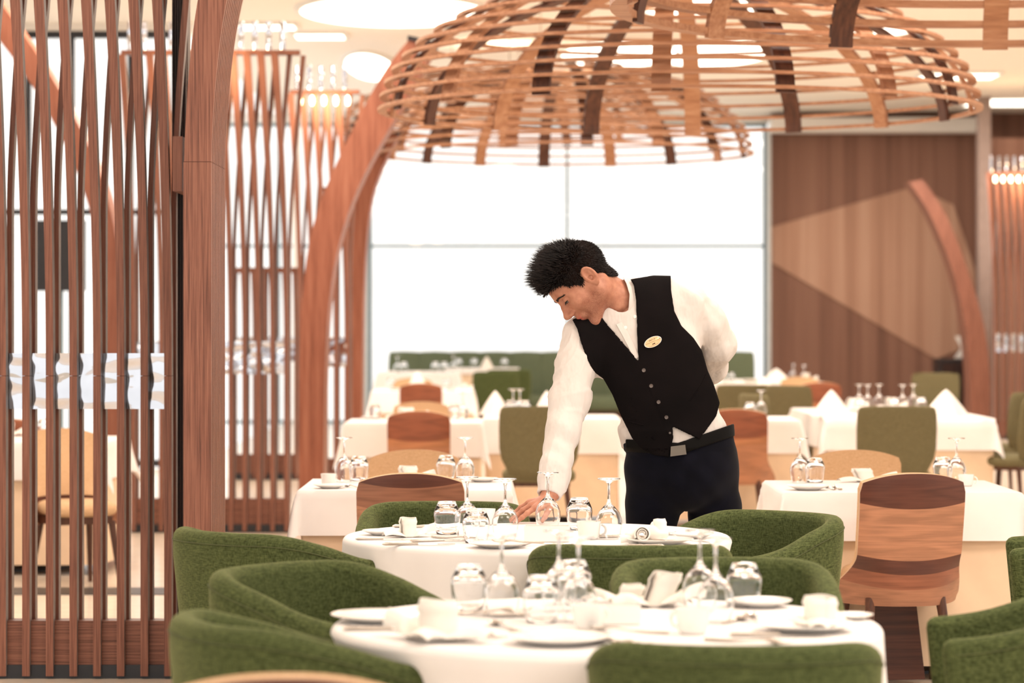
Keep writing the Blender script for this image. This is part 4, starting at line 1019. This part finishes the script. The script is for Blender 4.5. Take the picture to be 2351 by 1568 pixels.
lip = np.exp(-((hv[:, 1]+.0585)/.0085)**2)*(hv[:, 0] > .088)*(np.abs(hv[:, 2]) < .021); beard[:, 1] = np.clip(lip*1.3, 0, .75)
HVW = to_w(hv)

# ---------------------------------------------------------------- torso, arms, legs (world frame; joints first)
def Wd(l): return [tuple(W(a, b, y)) for a, b, y in l]
sc_ = 9.9/6500
TOR = [(1462, 765, 9.88), (1492, 850, 9.90), (1526, 935, 9.93), (1552, 1005, 9.96), (1564, 1075, 9.98)]
TR = [.175, .190, .180, .168, .180]
HULL = [(1296, 745), (1330, 715), (1400, 690), (1438, 634), (1546, 628), (1612, 690), (1604, 780), (1621, 850), (1635, 885), (1646, 925), (1652, 948), (1668, 975), (1672, 1062), (1426, 1062), (1424, 985), (1438, 978), (1427, 952), (1408, 905), (1388, 872), (1362, 856), (1300, 830)]
def torso_sd(p, r=0.0):
    q = p.copy(); y0 = 9.93-.10*(p[:, 2]-1.05)*.6; q[:, 1] = (p[:, 1]-y0)*1.62
    pts = [(a, 0, c) for (a, b, c) in Wd(TOR)]
    d = chain(q, pts, TR, .08)
    sh = chain(q, [(W(1338, 772, 9.86)[0], -.02, W(1338, 772, 9.86)[2]), (W(1450, 712, 9.88)[0], 0, W(1450, 712, 9.88)[2]), (W(1572, 690, 9.93)[0], .02, W(1572, 690, 9.93)[2])], [.075, .088, .082], .05)
    return smin(d, sh, .07)-r
RA = Wd([(1338, 782, 9.87), (1322, 838, 9.84), (1308, 918, 9.79), (1292, 990, 9.73), (1280, 1050, 9.69), (1274, 1085, 9.66), (1268, 1112, 9.64), (1261, 1136, 9.62)])
RR = [.066, .066, .067, .057, .048, .049, .042, .036]
LA = Wd([(1580, 698, 9.96), (1618, 738, 10.0), (1642, 790, 10.06), (1630, 842, 10.17), (1578, 884, 10.24), (1520, 905, 10.26)])
LR = [.070, .070, .068, .056, .046, .038]
def wrinkle(p):
    s1 = np.sin(p[:, 2]*7+p[:, 1]*11+1.0); a = np.sin(p[:, 2]*41+p[:, 0]*52+4*np.sin(p[:, 1]*13+p[:, 2]*6.3)+2*s1); b = np.sin(p[:, 0]*83-p[:, 2]*37+3*np.sin(p[:, 2]*15+p[:, 1]*26))
    c = np.sin(p[:, 2]*24-p[:, 0]*55+p[:, 1]*33+3*np.sin(p[:, 0]*17+p[:, 2]*8)); return .0020*(.6+.4*s1)*a+.0012*b+.0058*(1-np.abs(c))**3*(.65-.35*s1)
def waist(px): return np.where(px < 1557, 1033-.07*(1557-px), 1033-.345*(px-1557))
def shirt_sd(p):
    px = CX+F*p[:, 0]/p[:, 1]; py = HY-F*(p[:, 2]-CH)/p[:, 1]
    t0 = torso_sd(p, .001); m0 = t0 < .05; t0[m0] = smax(t0[m0], poly_sd(px[m0], py[m0], HULL)*sc_, .02); d = t0
    ra = chain(p, RA, RR, .03); la = chain(p, LA, LR, .035); a = smin(ra, la, .01)
    wgt = np.clip(1.2-np.minimum(ra, la)/.02-np.clip(-t0/.02, 0, 1.2), 0, 1)
    cuff = chain(p, [RA[-2], RA[-1]], [.0455, .042], .01)
    a = smin(a, cuff, .004)
    d = smin(d, a, .045)
    px = CX+F*p[:, 0]/p[:, 1]; py = HY-F*(p[:, 2]-CH)/p[:, 1]
    # blouse out over the waistband near the side
    d = smin(d, ell(p, tuple(W(1462, 985, 9.92)), (.062, .07, .045)), .03)
    d = d-wrinkle(p)*(.22+.78*wgt)
    # open neck, hem under the belt, end of the sleeve
    nk = cap_(p, tuple(W(1395, 655, 9.86)), tuple(W(1432, 700, 9.86)), .052, .050)
    d = smax(d, -nk, .014)
    d = np.where(px > 1400, smax(d, (py-waist(px)-6)*.0015, .004), d)
    ca = np.array(RA[-1]); dr = np.array(RA[-1])-np.array(RA[-2]); dr /= np.linalg.norm(dr)
    d = smax(d, np.where(px < 1340, (p-ca)@dr-.004, -1.0), .004)
    inner = chain(p, [tuple(ca-dr*.03), tuple(ca+dr*.03)], [.031, .031], .01)
    return smax(d, -inner, .003)
shv = nets(shirt_sd, (.06, 9.52, .80), (.86, 10.40, 1.62), .0052)
VEST = [(1447, 641), (1500, 632), (1540, 633), (1541, 665), (1549, 715), (1565, 748), (1592, 775), (1612, 805), (1625, 850), (1640, 885), (1653, 925), (1645, 955), (1606, 1010), (1590, 1002),
        (1545, 980), (1546, 1005), (1537, 1051), (1500, 1045), (1470, 1030), (1450, 1005), (1425, 955), (1405, 905), (1385, 870), (1362, 853), (1345, 820), (1333, 785), (1325, 755), (1313, 733), (1373, 716),
        (1395, 745), (1430, 785), (1465, 827), (1462, 760), (1460, 690), (1455, 655)]
VBACK = VEST[:14]+[(1546, 1005), (1537, 1030)]+VEST[17:28]+[(1373, 690)]
def vbase(p):
    d = smin(smin(torso_sd(p, .001), chain(p, RA[:2], RR[:2], .03), .045), chain(p, LA[:2], LR[:2], .03), .045)
    m = (p[:, 2] < 1.14)&(np.abs(d) < .08); d[m] = smin(d[m], trou_sd(p[m], .004)+np.clip((p[m, 2]-1.06)*.6, 0, 1), .012); return d
def vest_sd(p):
    t = vbase(p); out = np.full(len(p), .05); m = np.abs(t) < .04
    q = p[m]; px = CX+F*q[:, 0]/q[:, 1]; py = HY-F*(q[:, 2]-CH)/q[:, 1]; s = sc_
    pf = poly_sd(px, py, VEST)*s; pb = poly_sd(px, py, VBACK)*s
    fold = .0016*np.sin(q[:, 0]*38+q[:, 2]*22+2*np.sin(q[:, 2]*13))
    lay = np.clip(1-np.abs((px-(1465+(py-827)*.37))+6)/5, 0, 1)*.0   # reserved
    tb = vbase(q); tt = tb-.0125-fold-.0025*(px > 1465+(py-827)*.40)*(q[:, 1] < 9.93)
    d = smax(tt, -(tb-.0020), .002)
    d = smax(d, np.where(q[:, 1] < 9.95, pf, pb), .006); out[m] = d; return out
LEGR = Wd([(1502, 1075, 9.98), (1497, 1180, 10.00), (1496, 1330, 10.02), (1494, 1590, 10.10)]); LEGL = Wd([(1628, 1070, 10.0), (1642, 1180, 10.02), (1648, 1330, 10.06), (1652, 1590, 10.16)])
LGR = [.108, .086, .070, .055]
def trou_sd(p, r=0.0):
    q = p.copy(); q[:, 1] = 10.0+(p[:, 1]-10.0)*1.0
    d = smin(chain(q, LEGR, LGR, .04), chain(q, LEGL, LGR, .04), .018)
    q2 = p.copy(); q2[:, 1] = 9.98+(p[:, 1]-9.95)*1.40
    pel = chain(q2, [(W(1557, 1000, 9.98)[0], 9.98, W(1557, 1000, 9.98)[2]), tuple(W(1565, 1050, 9.98))], [.186, .190], .03)
    d = smin(d, pel, .03); d = smin(d, torso_sd(p, .006)+np.clip((1.0-p[:, 2])*.9, 0, .3), .01)
    return d-r
def trous(p):
    px = CX+F*p[:, 0]/p[:, 1]; py = HY-F*(p[:, 2]-CH)/p[:, 1]
    w = .0022*np.sin(p[:, 2]*60+p[:, 0]*35+2*np.sin(p[:, 0]*19))*np.clip((1.03-p[:, 2])/.05, 0, 1)
    d = trou_sd(p)-w
    seam = np.exp(-((px-1571)/2.0)**2)*.0025*(p[:, 1] < 9.98); d = d+seam
    d = np.where(py < 1130, smax(d, np.maximum(1431-px, px-1699+.5*np.maximum(0, 1010-py))*sc_, .01), d)
    return smax(d, (waist(px)-8-py)*sc_, .003)
tv_ = nets(trous, (.24, 9.75, .09), (.88, 10.28, 1.13), .0062)
def belt_sd(p):
    px = CX+F*p[:, 0]/p[:, 1]; py = HY-F*(p[:, 2]-CH)/p[:, 1]
    t0 = trou_sd(p); d = smax(t0-.0085, -t0-.002, .001); d = smax(d, np.maximum(1436-px, px-1687)*sc_, .004); return smax(d, (np.abs(py-waist(px)+2)-14.5)*sc_, .003)
vv = nets(vest_sd, (.14, 9.70, .96), (.76, 10.14, 1.62), .0044)
bv_ = nets(belt_sd, (.34, 9.76, .95), (.84, 10.2, 1.16), .0034)
# hands
def hand_pts(l): return [tuple(W(a, b, y)) for a, b, y in l]
RF = [hand_pts(l) for l in ([(1228, 1166, 9.555), (1211, 1178, 9.545), (1199, 1188, 9.540), (1189, 1196, 9.537)],      # index
                            [(1219, 1160, 9.575), (1200, 1172, 9.570), (1187, 1183, 9.567), (1177, 1193, 9.565)],      # middle
                            [(1214, 1155, 9.597), (1195, 1166, 9.600), (1183, 1177, 9.602), (1175, 1187, 9.603)],      # ring
                            [(1216, 1153, 9.618), (1201, 1162, 9.630), (1191, 1171, 9.636), (1185, 1180, 9.640)],      # little
                            [(1262, 1160, 9.585), (1256, 1174, 9.555), (1250, 1187, 9.540), (1243, 1196, 9.532)])]      # thumb
FR = [[.0098, .0088, .0080, .0068], [.0100, .0090, .0082, .0068], [.0096, .0086, .0078, .0066], [.0086, .0076, .0068, .0058], [.0130, .0105, .0095, .0078]]
def hand_sd(p):
    wr = W(1264, 1133, 9.615); d = chain(p, [tuple(W(1272, 1095, 9.65)), tuple(wr), tuple(W(1254, 1146, 9.605))], [.030, .026, .024], .02)
    for k in range(4): d = smin(d, cap_(p, tuple(W(1256, 1149, 9.59+.006*k)), RF[k][0], .0165, .0115), .010)
    d = smin(d, cap_(p, tuple(W(1258, 1146, 9.60)), RF[4][0], .018, .014), .012)
    for k in range(5):
        f = chain(p, RF[k], FR[k], .003)
        for j in (1, 2): f = smin(f, np.linalg.norm(p-np.array(RF[k][j]), axis=1)-FR[k][j]*1.06, .003)
        d = smin(d, f, .0045)
    return d
rv, rf = nets(hand_sd, (-.03, 9.49, .735), (.19, 9.70, .94), .0016)
def lhand_sd(p):
    b0 = np.array(LA[-1]); d = chain(p, [LA[-2], tuple(b0), tuple(b0+np.array([-.05, .01, .0]))], [.032, .027, .024], .02)
    for k in range(4):
        a = b0+np.array([-.07, .012, .028-.019*k]); f = [tuple(a), tuple(a+np.array([-.035, .01, -.004*k])), tuple(a+np.array([-.055, .004, -.012-.004*k])), tuple(a+np.array([-.062, -.008, -.022-.004*k]))]
        d = smin(d, cap_(p, tuple(b0+np.array([-.02, 0, .01-.007*k])), f[0], .018, .011), .01); d = smin(d, chain(p, f, [.010, .009, .008, .0068], .003), .004)
    f = [tuple(b0+np.array([-.025, .01, .02])), tuple(b0+np.array([-.05, .02, .045])), tuple(b0+np.array([-.075, .02, .055]))]
    return smin(d, chain(p, f, [.013, .011, .008], .004), .006)
lv, lf = nets(lhand_sd, (.33, 10.15, 1.08), (.63, 10.38, 1.32), .003)
# bare body beneath the clothes: one skin with the head and hands grown on
def bare(p):
    q = p.copy(); y0 = 9.93-.06*(p[:, 2]-1.05); q[:, 1] = (p[:, 1]-y0)*1.62
    d = chain(q, [(a, 0, c) for (a, b, c) in Wd(TOR)], [r-.045 for r in TR], .06)
    px = CX+F*p[:, 0]/p[:, 1]; py = HY-F*(p[:, 2]-CH)/p[:, 1]; m0 = (d < .1)&(py < 1060); d[m0] = smax(d[m0], (poly_sd(px[m0], py[m0], HULL)+9)*sc_, .02)
    d = smin(d, chain(p, RA, [r-.020 if r > .05 else r-.016 for r in RR], .03), .04); d = smin(d, chain(p, LA, [r-.020 for r in LR], .03), .04)
    d = smin(d, cap_(p, tuple(W(1440, 700, 9.90)), tuple(W(1480, 770, 9.90)), .055, .08), .05)
    for lg in (LEGR, LEGL): d = smin(d, chain(p, lg, [.09, .074, .054, .036], .04), .02)
    for lg in (LEGR, LEGL): d = smin(d, cap_(p, lg[-1], (lg[-1][0]-.01, lg[-1][1]-.15, .055), .034, .025), .02)
    return d
ov, of_ = nets(bare, (.10, 9.55, .02), (.88, 10.40, 1.55), .012)
vs, fs, o0 = [], [], 0
for v_, f_ in ((HVW, hf), (rv, rf), (lv, lf), (ov, of_)): vs.append(v_); fs.append(f_+o0); o0 += len(v_)
base = np.array([.60, 10.05, 0.0])
def loc_(vf): return (vf[0]-base, vf[1])
man = mesh_obj('person', (np.concatenate(vs)-base, np.concatenate(fs)), 'skin', None); man.location = base
ca = man.data.color_attributes.new('beard', 'FLOAT_COLOR', 'POINT'); cc = np.zeros((len(man.data.vertices), 4), np.float32); cc[:, 3] = 1; cc[:len(hv), :2] = beard; ca.data.foreach_set('color', cc.ravel())
tag(man, 'dark-haired waiter in black vest bending over a table, one hand on the cloth', 'person')
mesh_obj('shirt', loc_(shv), 'shirt', man); mesh_obj('vest', loc_(vv), 'vest', man); mesh_obj('trousers', loc_(tv_), 'trouser', man)
beltо = mesh_obj('belt', loc_(bv_), 'belt', man); beltо.name = 'belt'
def ray_y(sd, px, py, y0=9.55, y1=10.1):
    Y = np.linspace(y0, y1, 600); p = np.stack([(px-CX)*Y/F, Y, CH-(py-HY)*Y/F], 1); d = sd(p); k = np.argmax(d < 0); return Y[k]
def child(mb, nm, mat, par=None, smooth=60):
    v = np.concatenate(mb.v)-base; mb.v = [v]; o = mb.build(nm, mat, par or man, smooth=smooth); return o
# buckle
yb = ray_y(belt_sd, 1562, 1035)-.004; mb = MB(); q = [(1540, 1025), (1573, 1021), (1576, 1043), (1539, 1048)]
mb.prism([(X_(a, yb), Z_(b, yb)) for a, b in q][::-1], yb-.004, yb+.006); child(mb, 'buckle', 'buckle', beltо)
vest_o = [o for o in kids(man) if o.name.startswith('vest')][0]; shirt_o = [o for o in kids(man) if o.name.startswith('shirt')][0]
for px, py in ((1478, 850), (1495, 886), (1512, 923), (1530, 958)):
    y = ray_y(vest_sd, px, py); c = W(px, py, y-.002); mb = MB()
    P = [[(c[0]+r*math.cos(a), y-yy, c[2]+r*math.sin(a)) for a in np.linspace(0, 2*PI, 20, endpoint=False)] for r, yy in ((.0001, .003), (.0042, .0032), (.0062, .0045), (.0070, .002), (.0070, -.002))]
    mb.grid(P, False, True); child(mb, 'button', 'button', vest_o)
y = ray_y(vest_sd, 1538, 994); c = W(1538, 994, y); child(MB().grid([[(c[0]+r*math.cos(a), y-yy, c[2]+r*math.sin(a)) for a in np.linspace(0, 2*PI, 16, endpoint=False)] for r, yy in ((.0001, .003), (.004, .002), (.004, -.002))], False, True), 'button', 'button', vest_o)
for px, py in ((1436, 752), (1455, 818), (1458, 727)):
    y = ray_y(shirt_sd, px, py); c = W(px, py, y-.002)
    child(MB().grid([[(c[0]+r*math.cos(a), y-yy, c[2]+r*math.sin(a)) for a in np.linspace(0, 2*PI, 16, endpoint=False)] for r, yy in ((.0001, .003), (.004, .004), (.0062, .003), (.0062, -.003))], False, True), 'button', 'china', shirt_o)
# welt pockets on the vest
for L in ([(1583, 921), (1597, 903), (1610, 884), (1621, 860)], [(1441, 966), (1455, 971), (1470, 974), (1478, 976)]):
    pts = [W(a, b, ray_y(vest_sd, a, b)-.0015) for a, b in L]; child(MB().tube(pts, .0022, 6), 'welt_pocket', 'vest', vest_o)
# placket down the open collar
pts = []
for a, b in [(1421, 742), (1434, 765), (1447, 790), (1462, 822)]: pts.append(W(a, b, ray_y(shirt_sd, a, b)-.001))
P = []
for p_ in pts: P.append([p_+np.array([dx, -dy, dx*.45]) for dx, dy in ((-.011, -.003), (-.009, .003), (.009, .003), (.011, -.003))])
child(MB().grid(P), 'placket', 'shirt', shirt_o)
# collar: stand and folded leaf around the neck
COL = [(1428, 632), (1442, 632), (1458, 640), (1464, 660), (1467, 705), (1469, 750), (1458, 753), (1443, 744), (1438, 738), (1412, 752), (1404, 760), (1385, 741), (1369, 716), (1384, 716), (1398, 731), (1418, 736), (1436, 730), (1443, 706), (1445, 676), (1438, 652)]
NCA, NCB = W(1400, 664, 9.87), W(1452, 716, 9.90)
def col_sd(p):
    out = np.full(len(p), .05); nk = cap_(p, tuple(NCA), tuple(NCB), .056, .082); m = np.abs(nk) < .03; q = p[m]
    px = CX+F*q[:, 0]/q[:, 1]; py = HY-F*(q[:, 2]-CH)/q[:, 1]; d = np.abs(nk[m]-.004)-.0030
    # the far half of the collar stands behind the neck as a plain band
    ax = (NCB-NCA)/np.linalg.norm(NCB-NCA); tpos = (q-NCA)@ax
    band = np.abs(tpos-.040)-.022; fr = poly_sd(px, py, COL)*sc_
    out[m] = smax(d, np.where(q[:, 1] < 9.90, fr, band), .002); return out
cv_ = nets(col_sd, (.24, 9.72, 1.30), (.50, 10.06, 1.68), .0024)
mesh_obj('collar', loc_(cv_), 'shirt', shirt_o)
# cuff button line and shoes
for lg in (LEGR, LEGL):
    x, yy, _ = lg[-1]
    def shoe(p, x=x, yy=yy): 
        d = smin(cap_(p, (x, yy+.02, .045), (x-.015, yy-.17, .035), .045, .038), ell(p, (x, yy+.01, .07), (.045, .06, .05)), .03); return smax(d, .002-p[:, 2], .004)
    mesh_obj('shoe', loc_(nets(shoe, (x-.09, yy-.25, -.01), (x+.09, yy+.12, .15), .006)), 'belt', man)
# name badge: gold oval, white rim, ruled lines and lettering
yb = ray_y(vest_sd, 1499, 785)-.004; bc = W(1499, 785, yb); ang = math.radians(24)
def bp(u, v, dy=0): return (bc[0]+u*math.cos(ang)-v*math.sin(ang), yb-dy+u*.10, bc[2]+u*math.sin(ang)+v*math.cos(ang))
A_, B_ = .0315, .0172; ringq = np.linspace(0, 2*PI, 40, endpoint=False)
bo = child(MB().grid([[bp(s*A_*math.cos(q), s*B_*math.sin(q), z) for q in ringq] for s, z in ((.001, .003), (.96, .003), (1, .001), (1, -.003))], False, True), 'name_badge', 'gold', vest_o)
child(MB().grid([[bp(s*A_*math.cos(q), s*B_*math.sin(q), z) for q in ringq] for s, z in ((.93, .0032), (.95, .0042), (1.0, .0038), (1.02, .001))], False, True), 'badge_rim', 'china', vest_o)
def bar(u0, v0, u1, v1, w=.0005):
    d = np.array([u1-u0, v1-v0]); n_ = np.array([-d[1], d[0]])/np.linalg.norm(d)*w
    return [bp(u0+n_[0], v0+n_[1], .0036), bp(u1+n_[0], v1+n_[1], .0036), bp(u1-n_[0], v1-n_[1], .0036), bp(u0-n_[0], v0-n_[1], .0036)]
G_ = {'M': [(0, 0, 0, 1), (0, 1, .5, .3), (.5, .3, 1, 1), (1, 1, 1, 0)], 'A': [(0, 0, .5, 1), (.5, 1, 1, 0), (.2, .4, .8, .4)], 'V': [(0, 1, .5, 0), (.5, 0, 1, 1)], 'I': [(.5, 0, .5, 1)], 'Y': [(0, 1, .5, .5), (1, 1, .5, .5), (.5, .5, .5, 0)],
      'E': [(0, 0, 0, 1), (0, 1, 1, 1), (0, .5, .8, .5), (0, 0, 1, 0)], 'L': [(0, 1, 0, 0), (0, 0, 1, 0)], 'R': [(0, 0, 0, 1), (0, 1, 1, .8), (1, .8, 0, .5), (0, .5, 1, 0)], 'O': [(0, 0, 0, 1), (0, 1, 1, 1), (1, 1, 1, 0), (1, 0, 0, 0)]}
mb = MB()
def word(s, u, v, h, w, g, lw):
    for ch in s:
        for a, b, c_, d_ in G_[ch]: mb.add(bar(u+a*w, v+b*h, u+c_*w, v+d_*h, lw), [(0, 3, 2, 1)])
        u += w+g
word('MAYIA', -.0105, .0062, .0040, .0030, .0016, .00035); word('AMOR', -.0052, -.0085, .0032, .0022, .0006, .00055)
for (a, b, c_, d_) in ((-.030, .0012, .030, .0012), (-.020, -.0118, .022, -.0118)): mb.add(bar(a, b, c_, d_, .0003), [(0, 3, 2, 1)])
child(mb, 'badge_lettering', 'ink', vest_o)
# eyes: thin opening under the lowered lids, lashes and brows
for s in (1, -1):
    ec = np.array([.0815, .0125, .0315*s]); rs = .0140
    def ep(th, ph, r=rs): return to_w(ec+r*np.array([math.cos(th)*math.cos(ph), math.sin(th), math.cos(th)*math.sin(ph)*s]))
    P = [[ep(th, ph, .01395) for ph in np.linspace(-.55, .95, 12)] for th in np.linspace(-.66, -.16, 5)]
    e = child(MB().grid(P), 'eye', 'eye_white', smooth=180)
    child(MB().grid([[ep(th, ph, .0142) for ph in np.linspace(-.25, .45, 8)] for th in np.linspace(-.62, -.16, 5)]), 'iris', 'iris', e, 180)
    mb = MB()
    for ph in np.linspace(-.6, 1.0, 22):
        a = ep(-.15, ph, .0142); b = ep(-.38, ph*1.12, .0215); mb.tube([a, (a+b)/2+_F*.0005, b], [.00055, .0004, .0001], 4)
    mb.tube([ep(-.15+.05*math.cos(ph*1.4), ph, .0144) for ph in np.linspace(-.66, 1.1, 16)], .0012, 5); mb.tube([ep(-.66+.06*math.cos(ph*1.4), ph, .0141) for ph in np.linspace(-.6, 1.0, 16)], .0006, 5); child(mb, 'eyelashes', 'hair', e)
    mb = MB(); rr = np.random.RandomState(4)
    for k in range(420):
        tt = rr.rand(); l = .010+.042*tt; c0 = np.array([.0975-.26*max(0, l-.022)-.0, .0300+.0050*math.sin(min(1, tt*1.3)*PI)*.8+(rr.rand()-.5)*.0080*(1-.6*tt), l])
        # settle each hair on the brow surface
        for _ in range(6):
            dd = head_sd((c0*np.array([1, 1, 1]))[None])[0]; c0 = c0-np.array([dd, 0, 0])
        a = c0*np.array([1, 1, s]); dv = np.array([.0006-.003*tt, .002-.004*tt, .006*s])*.95; mb.tube([to_w(a), to_w(a+dv*.6+np.array([.001, 0, 0])), to_w(a+dv)], [.00045, .0004, .0001], 3, caps=False)
    child(mb, 'eyebrow', 'hair')
# hair: close cap plus thousands of short tapered locks
HL = [(-.125, -.062), (-.070, -.060), (-.052, -.045), (-.036, -.020), (-.030, .012), (-.022, .034), (-.002, .040), (.010, .030), (.0125, -.010), (.020, -.020), (.028, -.010), (.034, .014), (.046, .028), (.058, .034), (.064, .052), (.088, .068), (.13, .076)]
def hair_line(f): return np.interp(f, [a for a, b in HL], [b for a, b in HL])
def cap_sd(p):
    d = smin(ell(p, (-.006, .048, 0), (.098, .080, .077)), ell(p, (.045, .030, 0), (.055, .055, .058)), .03)
    nk = chain(p, [(-.030, -.030, 0)]+[tuple(x) for x in nb], [.050, .0535, .056, .060], .03); d = smin(d, nk, .022)
    th = .0045+.010*np.clip((p[:, 1]-.05)/.06, 0, 1)*np.clip((p[:, 0]+.07)/.06, 0, 1)
    lim = hair_line(p[:, 0])-p[:, 1]
    return smax(d-th, lim*.9, .004)
hcv = nets(cap_sd, (-.125, -.09, -.105), (.13, .165, .105), .0035)
M['hair_cap'] = plain('hair_roots', (0.010, 0.006, 0.005), 1.0, var=0.3, Specular_IOR_Level=0.0)
hair = mesh_obj('hair', (to_w(hcv[0])-base, hcv[1][:, ::-1]), 'hair_cap', man)
rr = np.random.RandomState(21); mb = MB(); vs, fs = [], []; cnt = 0
P0 = hcv[0][rr.randint(0, len(hcv[0]), 20000)]
for c0 in P0:
    if c0[1] < hair_line(c0[0])+.001: continue
    n_ = np.array([c0[0]/.098**2, (c0[1]-.045)/.085**2, c0[2]/.077**2]); n_ /= np.linalg.norm(n_)
    top = np.clip((c0[1]-.055)/.05, 0, 1)*np.clip((c0[0]+.085)/.07, 0, 1)
    L = (.011+.022*top**1.2*(1+.4*np.clip(c0[0]/.08, 0, 1)))*(0.7+.6*rr.rand())
    if top > .3 and rr.rand() < .45: continue
    low = np.array([.15, -.95, 0]) if c0[0] > .005 else np.array([-.45, -.8, 0])
    flow = np.array([.75, .45, 0])*top+low*(1-top)
    d_ = n_*(.22+.68*top**.6)+flow*(.80-.2*top)+rr.randn(3)*(.16+.22*(1-abs(2*top-1))); d_ /= np.linalg.norm(d_)
    b = c0-n_*.003; mid = b+d_*L*.55+n_*L*.05; tip = b+d_*L+np.array([.1, .25, 0])*L*top
    w = .0013 if top > .2 else .0009
    a1 = np.cross(d_, n_); a1 /= np.linalg.norm(a1)+1e-9; a2 = np.cross(d_, a1)
    tri = [b+w*a1, b-w*.5*a1+w*.8*a2, b-w*.5*a1-w*.8*a2, mid+.7*w*a1, mid-.35*w*a1+.55*w*a2, mid-.35*w*a1-.55*w*a2, tip]
    vs += tri; k = cnt*7; cnt += 1
    fs += [(k, k+1, k+4, k+3), (k+1, k+2, k+5, k+4), (k+2, k, k+3, k+5), (k+3, k+4, k+6), (k+4, k+5, k+6), (k+5, k+3, k+6)]
mb.add(to_w(np.array(vs)), fs); child(mb, 'hair_locks', 'hair', hair, 180)
